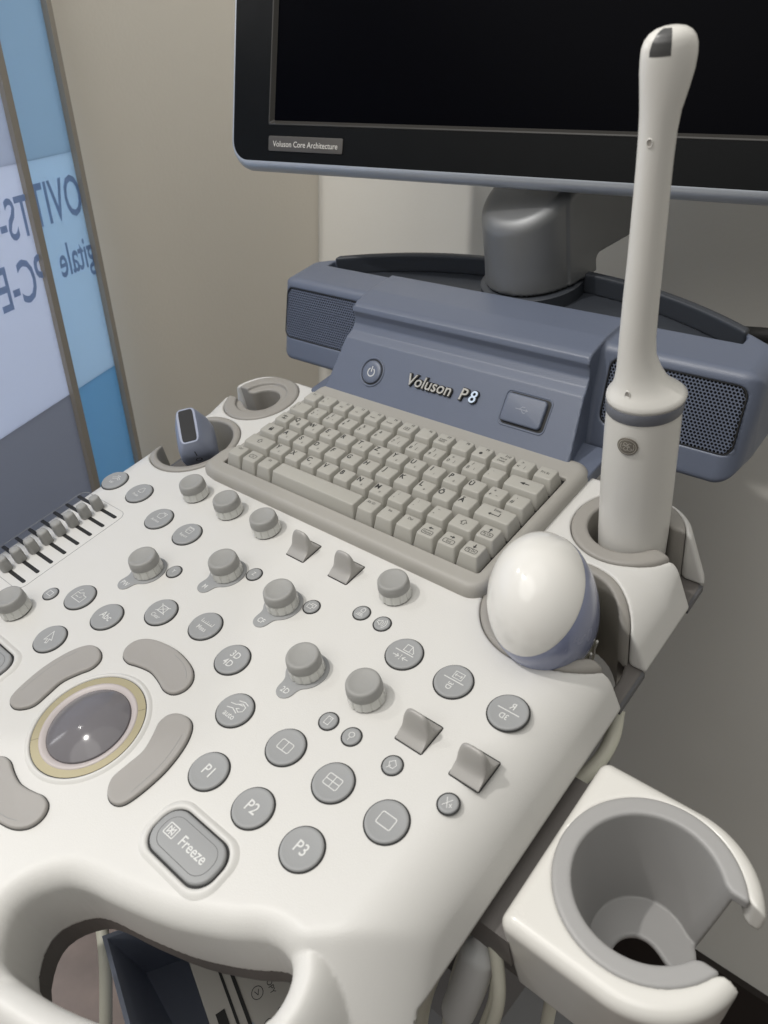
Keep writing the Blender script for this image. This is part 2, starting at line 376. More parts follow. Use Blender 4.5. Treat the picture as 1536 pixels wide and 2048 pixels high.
for k, H in HOL.items():
    def lf(x, y, z, H=H, k=k):
        o_, i_ = np.hypot(x-H[0], y-H[1])-H[2], inner(x, y, H)
        t = body_top(x, y, z)-.05
        if k == 'LB':
            r = np.hypot(x-H[0], y-H[1]); t = np.maximum(t, -np.maximum(r-1.38, -(z+1.12)))
        f = rint(rsub(o_, i_, .08), t, .1)
        cone = np.where(z < -2, (-2-z)*.05, 0)
        return np.maximum(np.maximum(f, np.abs(x-AX)-12.95), -(z+np.where(np.abs(x-AX) > 12.2, 3.45, 5.2)))
    s = H[4]
    lo = (H[0]-H[2]-.2 if s > 0 else -6.9, H[1]-H[2]-.2, -5.3); hi = (20.4 if s > 0 else H[0]+H[2]+.2, H[1]+H[2]+.2, -.8)
    mknets('probe_holder', lf, lo, hi, .075, LINER, M, ang=180)
# dark floor plate bridging the slot mouths
for k, H in HOL.items():
    s = H[4]; x0, x1 = sorted((H[0]+s*(H[2]+.25), AX+s*13.22))
    V, F = box((x0, H[5]-H[6]-.05, -3.6), (x1-.02, H[5]+H[6]+.05, -3.33)); mk('slot_plate', V, F, DG, M, smooth=False)
# ---------------------------------------------------------------- keyboard
def bez(x, y, z):
    o_ = rbox2(x, y, 7.0, -2.22, 7.63, 4.13, .75)
    o2 = np.maximum(rbox2(x, y, 6.72, -5.4, 7.85, .95, .6), -1)
    o_ = runi(o_, o2, .3)
    f = rint(o_, z+.47, .42)
    w_ = rbox2(x, y, 7.0, -2.55, 7.12, 3.07, .1)
    return np.maximum(rsub(f, np.maximum(w_, -(z+.84)), .06), -(z+1.1))
KB = mknets('keyboard', bez, (-1.4, -6.6, -1.2), (14.9, 2.1, -.4), .07, BEZ, M, ang=50)
V, F = box((-.1, -5.6, -.75), (14.1, .5, -.64)); mk('keyboard_base', V, F, DARK, KB, smooth=False)
rows = [
 [(1, 'Esc'), (1, '^'), (1, 'F1'), (1, 'F2'), (1, 'F3'), (1, 'F4'), (1, 'F5'), (1, 'F6'), (1, 'F7'), (1, 'F8'), (1, 'F9'), (1, 'F10'), (1, '<'), (1, 'Prt Sc')],
 [(1.25, '1'), (1, '2'), (1, '3'), (1, '4'), (1, '5'), (1, '6'), (1, '7'), (1, '8'), (1, '9'), (1, '0'), (1, 'ß'), (1, '´'), (1.75, 'BS')],
 [(1, 'Tab')]+[(1, c) for c in 'QWERTZYUIPÜ']+[(1, '+'), (1, '#')],
 [(1.25, 'Cap')]+[(1, c) for c in 'ASDFGHJKLÖÄ']+[(1.75, 'Ent')],
 [(1.75, 'Shl')]+[(1, c) for c in 'YXCVBNM']+[(1, ','), (1, '.'), (1, '-'), (1.25, 'Shr'), (1, 'Pg Up')],
 [(1, 'Ctrl'), (1, 'Fn'), (1, 'Alt'), (5, ''), (1, 'Alt Gr'), (1, 'Ins'), (1, 'Del'), (1, 'Home'), (1, 'End'), (1, 'Pg Dn')]]
small = {'Q': '@', 'A': 'á', 'S': 'ß', 'D': 'ð', 'E': 'é', 'C': '¢', 'T': 'þ', 'Z': 'æ', 'Y': 'ü', 'U': 'ú', 'I': 'í', 'P': 'ó', 'L': 'ø', 'N': 'ñ', 'M': 'µ', 'W': 'å'}
pairs = {'1': ('!', '1', ''), '2': ('"', '2', '²'), '3': ('§', '3', '³'), '4': ('$', '4', ''), '5': ('%', '5', ''), '6': ('&', '6', ''), '7': ('/', '7', '{'), '8': ('(', '8', '['), '9': (')', '9', ']'), '0': ('=', '0', '}'), 'ß': ('?', 'ß', '\\'), '´': ('`', '´', ''), '<': ('>', '<', '|'), '+': ('*', '+', '~'), '#': ("'", '#', ''), ',': (';', ',', ''), '.': (':', '.', ''), '-': ('_', '-', ''), '^': ('°', '^', '')}
def keycap(cx, cy, w_):
    b = rrect(cx, cy, w_/2-.035, .465, .07, 3); t = rrect(cx, cy+.07, w_/2-.135, .33, .07, 3); n = len(b)
    V = [(x, y, -.78) for x, y in b]+[(x, y, -.55) for x, y in b]+[(x, y, -.045) for x, y in inset(t, -.02)]+[(x, y, -.01) for x, y in t]+[(x, y, 0) for x, y in inset(t, .035)]
    F = [(i*n+j, i*n+(j+1) % n, (i+1)*n+(j+1) % n, (i+1)*n+j) for i in range(4) for j in range(n)]+[tuple(4*n+j for j in range(n))]
    return V, F
def arrow(cx, cy, dx, dy, L=.24):            # filled arrow
    d = np.array([dx, dy]); q = np.array([-dy, dx]); c = np.array([cx, cy]); P = [c-d*L/2-q*.022, c+d*0-q*.022, c+d*0-q*.08, c+d*L/2, c+d*0+q*.08, c+d*0+q*.022, c-d*L/2+q*.022]
    return [(p[0], p[1], 0) for p in P], [tuple(range(7))]
hollow = [(0, .14), (.14, 0), (.065, 0), (.065, -.11), (-.065, -.11), (-.065, 0), (-.14, 0), (0, .14)]
for r, row in enumerate(rows):
    x = .04
    for w_, lab in row:
        cx, cy = x+w_/2, -.12-r; x += w_
        mb = MB(); mb.add(*keycap(cx, cy, w_))
        zt = .004
        def T(s_, sz, dx, dy, bold=.01): mb.add(*text(s_, sz, (cx+dx, cy+.07+dy, zt), bold=bold), mi=1)
        def SK(P, wd, dx=0, dy=0): mb.add(*strokes(P, wd, (cx+dx, cy+.07+dy, zt)), mi=1)
        L_ = -w_/2+.27
        if lab in pairs:
            a, b, c_ = pairs[lab]; T(a, .24, L_+.1, .14, .01); T(b, .27, L_+.02, -.12, .01)
            if c_: T(c_, .2, L_+.32, -.12)
        elif len(lab) == 1:
            T(lab, .36, L_+.02, .10, .03)
            if lab in small: T(small[lab], .17, L_+.3, -.15)
        elif lab[:1] == 'F' and lab[1:].isdigit():
            T(lab, .19, .14, .19, .008); k = int(lab[1:])
            if k == 5: SK([[(-.13, -.02), (.13, -.02), (.13, -.2), (-.13, -.2), (-.13, -.02)], [(-.1, -.11), (.1, -.11)], [(0, -.04), (0, -.18)]], .02)
            elif k == 7: T('SCREEN', .12, -.02, -.04); T('FREEZE', .12, -.02, -.16)
            elif k == 10: T('Word', .15, 0, -.0, .008); T('Delete', .15, 0, -.15, .008)
            elif k == 9: mb.add([(cx-.03+.08*math.cos(a), cy-.03+.08*math.sin(a), zt) for a in np.linspace(0, 6, 12)], [tuple(range(12))], mi=1)
            elif k < 5: T(('Help', 'Info', 'Patient', 'Transfer')[k-1], .12, -.03, -.1)
        elif lab == 'BS': mb.add(*[(lambda V, F: ([(v[0]+cx, v[1]+cy+.09, zt) for v in V], F))(*arrow(0, 0, -1, 0, .42))][0], mi=1)
        elif lab == 'Ent':
            T('Enter', .17, .02, .17); SK([[(.2, .06), (.2, -.1), (-.15, -.1)]], .035); mb.add(*[(lambda V, F: ([(v[0]+cx-.16, v[1]+cy-.03, zt+.002) for v in V], F))(*arrow(0, 0, -1, 0, .2))][0], mi=1)
        elif lab in ('Shl', 'Shr'): SK([hollow], .022)
        elif lab == 'Cap': SK([[(-.09, .02), (.09, .02), (.09, -.12), (-.09, -.12), (-.09, .02)], [(-.06, .02), (-.06, .1), (.06, .1), (.06, .02)]], .03); SK([[(-.06, -.05), (.06, -.05)]], .09)
        elif lab == 'Tab':
            for dy, dx in ((.08, -1), (-.08, 1)): mb.add(*[(lambda V, F: ([(v[0]+cx, v[1]+cy+.07+dy, zt) for v in V], F))(*arrow(0, 0, dx, 0, .26))][0], mi=1); SK([[(.15*dx, dy-.06), (.15*dx, dy+.06)]], .02)
        elif lab in ('Home', 'End', 'Pg Up', 'Pg Dn'):
            T(lab, .16, 0, -.12, .006); q = rrect(0, -.12, .24, .1, .07, 3); SK([list(q)+[q[0]]], .022)
            dx, dy = {'Home': (-1, 0), 'End': (1, 0), 'Pg Up': (0, 1), 'Pg Dn': (0, -1)}[lab]
            mb.add(*[(lambda V, F: ([(v[0]+cx, v[1]+cy+.07+.13, zt) for v in V], F))(*arrow(0, 0, dx, dy, .22))][0], mi=1)
        elif lab == 'Fn': T('Fn', .14, 0, 0); q = rrect(0, 0, .2, .1, .07, 3); SK([list(q)+[q[0]]], .022)
        elif lab: T(lab, .18, -.03 if w_ < 1.2 else 0, .17 if lab not in ('Prt Sc',) else 0, .004)
        mb.out('key', [KEY, INK], KB, org=(cx, cy, -.6), ang=50)
# ---------------------------------------------------------------- buttons
def button(x, y, r, h=.1, dish=.02):
    o = mk('push_button', *lathe([(r+.03, -.0), (r+.03, .012), (r, .013), (r, h-.045), (r-.012, h-.018), (r-.045, h), (r-.1, h-dish*.5), (r*.5, h-dish), (0, h-dish-.004)], (x, y, -1), 56), BTN, M, org=(x, y, -1), ang=60)
    mk('button_gap', *ring_pad(np.array([(x+(r+.045)*math.cos(a), y+(r+.045)*math.sin(a)) for a in np.linspace(0, 6.2832, 57)[:-1]]), np.array([(x+(r-.01)*math.cos(a), y+(r-.01)*math.sin(a)) for a in np.linspace(0, 6.2832, 57)[:-1]]), -1.01, -.982), DARK, o, smooth=False)
    return o
ZT = -1+.1-.012
def icon(o, P, w_, x, y, z=ZT): mk('button_symbol', *strokes(P, w_, (x, y, z)), WINK, o, smooth=False)
def label(o, s_, size, x, y, z=ZT, ux=(1, 0, 0), uy=(0, 1, 0), bold=.01): mk('button_lettering', *text(s_, size, (x, y, z), ux, uy, bold=bold), WINK, o, smooth=False)
def arc_pts(cx, cy, r, a0, a1, n=8): return [(cx+r*math.cos(math.radians(a)), cy+r*math.sin(math.radians(a))) for a in np.linspace(a0, a1, n)]
def sq(x, y, hx, hy): return [(x-hx, y-hy), (x+hx, y-hy), (x+hx, y+hy), (x-hx, y+hy), (x-hx, y-hy)]
BIG = .63
for x, y, s_ in ((11.56, -16.4, 'P1'), (13.62, -16.42, 'P2'), (15.68, -16.44, 'P3')):
    label(button(x, y, BIG), s_, .5, x, y)
x, y = 2.9, -14.4; label(button(x, y, BIG), 'Abc', .42, x, y)
x, y = 8.84, -13.06; o = button(x, y, BIG); label(o, '3D', .38, x, y+.19); label(o, '4D', .38, x, y-.19)
x, y = 10.55, -14.43; o = button(x, y, BIG); label(o, 'auto', .3, x, y-.26); icon(o, [[(-.3, .12), (-.1, .16), (.1, .3), (.28, .24), (.3, .08), (.18, -.02), (.02, .05), (.12, .1)], [(-.1, .32), (.12, .38), (.3, .34)], [(-.05, .2), (.15, .24)], [(-.3, -.06), (-.1, 0), (.15, -.08)]], .03, x, y)
x, y = 6.74, -12.57; o = button(x, y, BIG); label(o, 'Meas', .26, x, y-.16); icon(o, [[(-.3, .22), (-.3, .08), (.3, .08), (.3, .22)]]+[[(a, .08), (a, .15)] for a in (-.2, -.1, .1, .2)]+[[(0, .08), (0, .19)]], .025, x, y)
x, y = 4.64, -13.06; o = button(x, y, BIG); label(o, 'Clear', .24, x, y-.24); icon(o, [sq(0, .12, .17, .15), [(-.25, -.06), (.25, .3)], [(-.25, .3), (.25, -.06)]], .03, x, y)
x, y = .95, -14.39; o = button(x, y, BIG); icon(o, [[(-.3, .12), (-.3, -.2), (.3, -.2), (.3, .12), (.12, .12), (0, .22), (-.12, .12), (-.3, .12)], [(-.2, -.05), (-.05, -.05)], [(.05, -.05), (.12, .02)], [(-.3, .2), (-.2, .3)]], .028, x, y)
x, y = 1.88, -16.33; o = button(x, y, BIG); icon(o, [[(-.14, .3), (-.14, -.16), (-.03, -.06), (.05, -.24), (.13, -.2), (.05, -.03), (.19, -.02), (-.14, .3)]], .032, x, y)
x, y = 12.98, -14.44; o = button(x, y, BIG); icon(o, [list(rrect(0, 0, .24, .17, .05, 2))+[rrect(0, 0, .24, .17, .05, 2)[0]], [(0, -.17), (0, .17)]], .03, x, y)
x, y = 15.04, -14.47; o = button(x, y, BIG); icon(o, [list(rrect(0, 0, .26, .19, .05, 2))+[rrect(0, 0, .26, .19, .05, 2)[0]], [(0, -.19), (0, .19)], [(-.26, 0), (.26, 0)]], .03, x, y)
x, y = 17.11, -14.48; o = button(x, y, BIG); icon(o, [list(rrect(0, 0, .25, .19, .05, 2))+[rrect(0, 0, .25, .19, .05, 2)[0]]], .032, x, y)
def slash(o, x, y): icon(o, [[(-.36, .02), (.36, .02)]], .035, x, y)
x, y = 13.82, -9.61; o = button(x, y, BIG); slash(o, x, y); icon(o, [[(-.1, .1), (.12, .1), (.12, .36), (-.1, .36), (-.1, .1)], [(.12, .36), (.3, .14)], [(.16, .1), (.2, .1)], [(.25, .1), (.3, .1)], [(-.3, -.2), (-.08, -.2)], [(-.16, -.13), (-.08, -.2), (-.16, -.27)], [(.3, -.2), (.08, -.2)], [(.16, -.13), (.08, -.2), (.16, -.27)], [(0, -.1), (0, -.14)], [(0, -.26), (0, -.3)], [(0, -.19), (0, -.21)]], .028, x, y)
x, y = 15.87, -9.63; o = button(x, y, BIG); slash(o, x, y); icon(o, [sq(.05, .24, .17, .13), [(-.07, .24), (.17, .24)], [(-.04, .29), (-.07, .24), (-.04, .19)], [(.14, .29), (.17, .24), (.14, .19)]], .025, x, y)
label(o, '3D', .27, x, y-.22, ux=(0, -1, 0), uy=(1, 0, 0))
x, y = 17.95, -9.66; o = button(x, y, BIG); slash(o, x, y); label(o, 'R', .34, x+.03, y+.24, ux=(-1, 0, 0), uy=(0, -1, 0) if 0 else (0, 1, 0)); label(o, '3D', .28, x-.03, y-.2, ux=(-1, 0, 0), uy=(0, -1, 0))
for o_ in [c for c in M.children if c.name.startswith('push_button')]: pass
# flip mirrored letter faces so they face up
# left small dark-grey ovals at the back
for x, y, s_, P in ((-4.59, -8.93, 'Util', [[(-.28, .1), (.0, .24), (.26, .14)], [(-.2, .02), (.05, .14), (.22, .06)], [(-.1, .3), (.1, .3)]]), (-2.58, -8.92, 'Probe', [[(-.12, .04), (.1, .04), (.16, .14), (.06, .34), (-.04, .34), (-.14, .14), (-.12, .04)]]), (-.14, -9.59, 'Archive', [[(-.14, .02), (.14, .02), (.2, .22), (0, .36), (-.2, .22), (-.14, .02)], [(-.05, .36), (.2, .36), (.2, .22)]]), (1.88, -9.59, 'Report', [sq(0, .18, .14, .14), [(-.2, .1), (-.2, .36), (.08, .36)], [(-.07, .2), (.07, .2)]])):
    o = button(x, y, BIG); label(o, s_, .19, x-.02, y-.17); icon(o, P, .026, x, y)
# small round buttons
SM = [(3.25, -11.36, 'Y', None), (6.32, -9.71, 'Z', None), (9.53, -9.74, '', [sq(-.04, -.03, .1, .08), [(-.04, .05), (-.04, .12), (.16, .12), (.16, -.03), (.06, -.03)]]),
      (11.34, -8.98, '', [[(-.05, .02), (.07, .02), (.09, .09), (.05, .2), (-.03, .2), (-.07, .09), (-.05, .02)], [(-.08, -.05), (.1, -.05)], [(-.1, -.1), (.12, -.1)], [(-.12, -.15), (.14, -.15)]]),
      (12.31, -8.98, '', [[(-.18, -.05), (-.18, .05), (-.12, .05), (-.04, .12), (-.04, -.12), (-.12, -.05), (-.18, -.05)], arc_pts(-.06, 0, .1, -50, 50, 5), arc_pts(-.06, 0, .17, -50, 50, 5), arc_pts(-.06, 0, .24, -50, 50, 5)]),
      (-.39, -14.97, '', [sq(0, 0, .13, .1)]), (13.46, -12.99, '', [sq(0, 0, .09, .14), [(.02, .08), (.05, .08)]]),
      (14.45, -13.0, '', [arc_pts(-.01, .04, .09, 0, 360, 14), [(-.01, -.06), (-.01, -.16)]]),
      (16.13, -13.04, '', [[(-.13, .04), (0, .16), (.13, .04), (.09, -.1), (-.05, -.1), (-.13, .04)], [(-.03, -.04), (-.09, -.16)]]),
      (18.2, -13.07, '', [[(-.12, .13), (.04, -.13)], [(.06, .14), (-.12, -.13)], [(.1, .02), (.1, -.1)], [(.05, -.02), (.15, -.06)]])]
for x, y, s_, P in SM:
    o = button(x, y, .3, .07, .01); z = -1+.07-.004
    if s_: label(o, s_, .24, x, y, z)
    else: icon(o, P, .024, x, y, z)
# ---------------------------------------------------------------- rotary knobs
def knob(x, y, s=1.0):
    n = 72; V = []; F = []; t = np.linspace(0, 2*np.pi, n, endpoint=False)
    prof = [(.60, .0), (.63, .03), (.622, .10), (.605, .30), (.592, .42)]
    rib = np.where((np.arange(n) % 6) == 0, -.018, 0.)
    for i, (r, z) in enumerate(prof):
        V += [(x+(r+rib[j]*1.7*(0 < i))*s*math.cos(a), y+(r+rib[j]*1.7*(0 < i))*s*math.sin(a), -.955+z*s) for j, a in enumerate(t)]
    for i in range(len(prof)-1): F += [(i*n+j, i*n+(j+1) % n, (i+1)*n+(j+1) % n, (i+1)*n+j) for j in range(n)]
    F.append(tuple((len(prof)-1)*n+j for j in range(n))); F.append(tuple(n-1-j for j in range(n)))
    k = mk('rotary_knob', V, F, SKIRT, M, org=(x, y, -.95), ang=30)
    c = [(.60*s, .405*s), (.61*s, .43*s), (.595*s, .62*s), (.575*s, .74*s), (.55*s, .785*s), (.50*s, .805*s), (.44*s, .79*s), (.38*s, .765*s), (.2*s, .745*s), (0, .74*s)]
    mk('knob_cap', *lathe(c, (x, y, -.96), 64), CAP, k, org=(x, y, -.5), ang=60)
    mk('knob_foot', *lathe([(.585*s, 0), (.585*s, .06)], (x, y, -1.01), 48), DARK, k, ang=60)
KN = [(.06, -7.6), (2.43, -7.6), (4.82, -7.6), (11.82, -7.62), (2.21, -11.88), (5.31, -10.22), (8.51, -10.22), (11.46, -11.92), (13.9, -11.62), (-.85, -16.27)]
for i, (x, y) in enumerate(KN): knob(x, y, 1.0 if i in (4, 5, 6, 7, 8, 9) else .97)
for (x, y), (tx, ty), s_ in (((2.21, -11.88), (1.97, -12.86), 'PW'), ((5.31, -10.22), (5.08, -11.19), 'M'), ((8.51, -10.22), (8.38, -11.2), 'CF'), ((11.46, -11.92), (11.4, -12.9), '2D')):
    th = np.linspace(0, 2*np.pi, 90, endpoint=False); P = []
    for a in th:                              # teardrop: ray-march a smooth union of two circles
        cx0, cy0 = (x+tx)/2*.35+x*.65, (y+ty)/2*.35+y*.65; d = 2.2
        for _ in range(60):
            px, py = cx0+d*math.cos(a), cy0+d*math.sin(a)
            f = float(runi(np.array(math.hypot(px-x, py-y)-.76), np.array(math.hypot(px-tx, py-ty)-.34), .3))
            d -= f*.7
        P.append((cx0+d*math.cos(a), cy0+d*math.sin(a)))
    P = np.array(P); V, F = pad(P, -1.01, -.962, .015); o = mk('mode_plate', V, F, BTN, M, ang=60)
    mk('plate_lettering', *text(s_, .3, (tx, ty-.03, -.957), bold=.01), WINK, o, smooth=False)
# ---------------------------------------------------------------- paddle switches
def paddle(x, y, hx, hy):
    VS = [-1, -.985, -.95, -.85, -.7, -.57, -.46, -.38, -.32, -.27, -.235, -.205, -.17, -.11, -.04, .04, .11, .17, .205, .235, .27, .32, .39, .5, .64, .8, .95, .985, 1]
    QS = [0, 0, 0, 0, .01, .03, .07, .13, .21, .34, .52, .72, .87, .96, 1, 1, .96, .87, .72, .52, .34, .2, .11, .05, .01, 0, 0, 0, 0]
    n, m_ = 29, len(VS); V = []; F = []; xs = np.sin(np.linspace(-math.pi/2, math.pi/2, n))
    for v, q in zip(VS, QS):
        for u in xs:
            a = max(0., 1-abs(u)**3.6)**.42
            base = .02+.19*(1-abs(v)**2.2)*(1-.0*abs(u)); base = base if abs(v) < .99 else -.01
            if abs(u) > .995: base -= .03
            z = base+.74*a*q; V.append((x+u*hx, y+v*hy+.10*z*q, -1+z))
    for j in range(m_-1):
        for i in range(n-1): F.append((j*n+i, j*n+i+1, (j+1)*n+i+1, (j+1)*n+i))
    ring = [j for j in range(n)]+[k*n+n-1 for k in range(1, m_)]+[(m_-1)*n+j for j in range(n-2, -1, -1)]+[k*n for k in range(m_-2, 0, -1)]
    b = len(V); V += [(V[k][0], V[k][1], -1.02) for k in ring]; R_ = len(ring)
    for k in range(R_): F.append((ring[k], b+k, b+(k+1) % R_, ring[(k+1) % R_]))
    o = mk('paddle_switch', V, F, PAD, M, org=(x, y, -1), ang=50)
    V, F = pad(rrect(x, y, hx+.035, hy+.035, .07, 3), -1.01, -.988, .004); mk('switch_slot', V, F, DARK, o, smooth=False)
for x, y, hx, hy in ((7.08, -7.68, .47, .52), (9.4, -7.68, .47, .53), (16.1, -11.73, .50, .54), (18.17, -11.76, .51, .55)): paddle(x, y, hx, hy)
# ---------------------------------------------------------------- sliders
def slider(y, x):
    V, F = pad(rrect(-3.7, y, 1.6, .085, .08, 4), -1.01, -.985, .004); o = mk('gain_slider', V, F, DARK, M, smooth=False)
    P = rrect(0, 0, .27, .235, .17, 5); V = []; F = []; n = len(P)
    lv = [(.92, -.98), (.94, -.72), (.9, -.58), (.88, -.48), (.86, -.42), (.77, -.36), (.5, -.34)]
    for s, z in lv: V += [(x+px*s, y+py*s*1.05, z) for px, py in P]
    F = [(i*n+j, i*n+(j+1) % n, (i+1)*n+(j+1) % n, (i+1)*n+j) for i in range(len(lv)-1) for j in range(n)]+[tuple((len(lv)-1)*n+j for j in range(n))]
    mk('slider_cap', V, F, CAP, o, org=(x, y, -.9), ang=60)
for k in range(8): slider(-10.58-.663*k, -3.5-.02*k)
q = rrect(-3.62, -12.9, 1.75, 2.75, .4, 6); mk('slider_frame', *tube([(a, b, -.998) for a, b in q], .012, 6, True), BTN, M)
# ---------------------------------------------------------------- trackball
BX, BY = 6.68, -17.67
def circ(r, n=96): return np.array([(BX+r*math.cos(a), BY+r*math.sin(a)) for a in np.linspace(0, 2*np.pi, n+1)[:-1]])
hg = .42; rr_ = (1.44**2+hg**2)/(2*hg); am = math.asin(1.44/rr_)
TB = mk('trackball', *lathe([(rr_*math.sin(am*t), rr_*math.cos(am*t)-rr_+hg) for t in np.linspace(1, 0, 24)], (BX, BY, -.985), 96), BALL, M, ang=180)
mk('ball_rim', *lathe([(1.68, 0), (1.67, .05), (1.62, .075), (1.56, .065), (1.46, .01), (1.42, -.02)], (BX, BY, -.995), 96), PINKW, TB, ang=180)
V, F = ring_pad(circ(1.94), circ(1.67), -1.02, -.955); mk('gold_ring', V, F, GOLD, TB, ang=40)
V, F = lathe([(2.16, 0), (2.13, .02), (2.07, .075), (2.02, .085), (1.975, .05), (1.955, -.02)], (BX, BY, -1.0), 96); mk('white_ring', V, F[:-2], WHITE, TB, ang=180)
mk('ring_gap', *ring_pad(circ(1.96), circ(1.93), -1.0, -.968), DARK, TB, smooth=False)
for a in (52, 232):
    ca, sa = math.cos(math.radians(a)), math.sin(math.radians(a)); V, F = strokes([[(1.68, 0), (1.93, 0)]], .012, (BX, BY, -.952), (ca, sa, 0), (-sa, ca, 0)); mk('ring_seam', V, F, INK, TB, smooth=False)
TRp = [(6.7, -13.93), (7.4, -14.0), (8.0, -14.18), (8.36, -14.5), (8.42, -14.9), (8.2, -15.22), (7.8, -15.3), (7.4, -15.2), (7.05, -15.12), (6.7, -15.08)]
TRp = TRp+[(13.4-x, y) for x, y in TRp[-2:0:-1]]
BRp = [(9.55, -15.55), (9.9, -15.76), (10.2, -16.3), (10.38, -17.1), (10.38, -17.84), (10.28, -18.5), (10.09, -18.79), (9.74, -18.86), (9.4, -18.7), (9.15, -18.35), (9.17, -17.8), (9.2, -17.2), (8.98, -16.65), (8.76, -16.23), (8.8, -15.84), (9.1, -15.6)]
for P, ln in ((TRp, [(6.9, -14.12), (7.4, -14.18), (7.85, -14.34), (8.15, -14.58)]), ([(x, -35.34-y) for x, y in TRp], [(5.9, -21.2), (6.7, -21.22), (7.4, -21.14), (7.85, -20.98)]), (BRp, [(9.85, -16.1), (10.05, -16.7), (10.15, -17.4), (10.12, -18.3)]), ([(13.4-x, y) for x, y in BRp], [(3.5, -16.1), (3.33, -16.7), (3.25, -17.4), (3.28, -18.3)])):
    V, F = pad(outline_round(P, 5), -1.01, -.86, .07, .015); o = mk('arc_button', V, F, ARC, M, ang=60)
    V, F = pad(inset(outline_round(P, 5) if area(outline_round(P, 5)) > 0 else outline_round(P, 5)[::-1], -.03), -1.01, -.985, .004); mk('button_gap', V, F, DARK, o, smooth=False)
    mk('engraved_line', *tube([(a, b, -.877) for a, b in spline(ln, 6)], .011, 5), BTN, o)
# ---------------------------------------------------------------- freeze key and its twin
for cx in (12.93, .47):
    cy = -18.33
    V, F = ring_pad(rrect(cx, cy, 1.50, .86, .68, 10), rrect(cx, cy, 1.36, .72, .6, 10), -1.01, -.93)
    mb = MB(); n = 44
    Ls = [(1.62, .98, .76, -1.0), (1.56, .92, .73, -.955), (1.50, .86, .70, -.91), (1.44, .80, .66, -.905), (1.385, .745, .62, -.94), (1.37, .73, .61, -1.02)]
    V = []; F = []
    for hx, hy, r, z in Ls: Q = rrect(cx, cy, hx, hy, r, 10); V += [(a, b, z) for a, b in Q]
    n = len(Q); F = [(i*n+j, i*n+(j+1) % n, (i+1)*n+(j+1) % n, (i+1)*n+j) for i in range(len(Ls)-1) for j in range(n)]
    o = mk('freeze_button', *pad(rrect(cx, cy, 1.30, .67, .57, 10), -1.0, -.865, .07), BTN, M, ang=60)
    mk('raised_ring', V, F, WHITE, o, ang=180)
    mk('button_gap', *pad(rrect(cx, cy, 1.375, .735, .61, 10), -1.01, -.99, .004), DARK, o, smooth=False)
    Q = rrect(cx, cy, 1.08, .48, .42, 8); mk('engraved_line', *tube([(a, b, -.868) for a, b in Q], .011, 5, True), mat('engraving_grey', (.14, .14, .14), .5), o)
    if cx > 5:
        label(o, 'Freeze', .45, cx+.27, cy+.02, -.860); icon(o, [list(rrect(-.73, .02, .2, .17, .03, 2))+[rrect(-.73, .02, .2, .17, .03, 2)[0]], [(-.84, .12), (-.62, -.08)], [(-.84, -.08), (-.62, .12)], [(-.73, .13), (-.73, -.09)], [(-.84, .12), (-.84, -.08)], [(-.62, .12), (-.62, -.08)]], .035, cx, cy, -.861)
    else: icon(o, [sq(.5, 0, .2, .17), [(.8, -.1), (.8, .12)]], .03, cx, cy, -.861)
# ---------------------------------------------------------------- blue housing
B47 = math.radians(47); FV = np.array([0, math.cos(B47), math.sin(B47)]); FN = np.array([0, -math.sin(B47), math.cos(B47)]); F0 = np.array([0, 1.25, -.75])
def FP(x, s, h=0): return F0+np.array([x, 0, 0])+FV*s+FN*h
PROF = [(1.25, -1.25), (1.25, -.75), (3.3, 1.45), (3.7, 1.66), (3.98, 1.95), (4.05, 2.3), (3.98, 2.62), (4.08, 2.8), (4.3, 2.9), (5.4, 3.06), (8.2, 3.0), (8.2, -1.25)]
TW = (7.0, 9.75)                            # arm swivel centre
def yb(xp): return 10.95-3.3*(np.minimum(xp, 13)/12)**2.3
def house(x, y, z):
    xp = np.abs(x-AX)
    yf = 5.0+(z-2.55)*.42+.012*np.maximum(xp-8, 0)**2*0
    wing = rint(rint((yf-y)/1.085, z-2.92, .28), -(z+1.2), .35)
    end = (xp-12.8)*.97+np.maximum(0, 5.2-y)*.12
    wing = rint(wing, end, .75)
    wing = rint(wing, y-yb(xp), .25)
    blk = np.maximum(pyz(y, z, PROF)-.05, (xp-(6.98-.52*np.clip((y-1.25)/2.9, 0, 1)))*.98)
    f = runi(wing, blk, .2)
    # foot that the keyboard tucks under
    f = np.minimum(f, rint(rbox2(x, y, AX, 2.2, 7.9, 1.1, .3), np.abs(z+1.05)-.32, .08))
    # grille pockets
    s = (y-5.0)*.387+(z-2.55)*.922
    g = rbox2(xp, s+1.42, 9.62, 0, 2.74, 1.36, .42)
    f = rsub(f, np.maximum(g, (y-yf)/1.085-.28), .05)
    # tray
    tr = np.maximum(np.maximum(xp-11.2, np.maximum(y-(yb(xp)-.38), 7.2+.5*np.exp(-((xp-0)/3.)**2)*0-y)), -(z-2.1))
    return rsub(f, tr, .08)
HS = mknets('speaker_housing', house, (-6.6, .9, -1.7), (20.1, 11.4, 3.3), .078, BLUE, M, ang=180)
def trayf(x, y, z):
    xp = np.abs(x-AX); return np.maximum(np.maximum(xp-11.15, np.maximum(y-(yb(xp)-.42), 7.24-y)), np.abs(z-2.12)-.05)
mknets('tray_floor', trayf, (-4.6, 7, 1.9), (18, 11, 2.4), .1, DBLUE, HS, ang=40)
def rimf(x, y, z):
    xp = np.abs(x-AX); a = np.abs(y-(yb(xp)-.28))-.2; return rint(np.maximum(a, xp-11.1), np.abs(z-2.62)-.5, .1)
mknets('tray_rim', rimf, (-4.6, 7, 1.9), (18, 11.4, 3.4), .09, DBLUE, HS, ang=180)
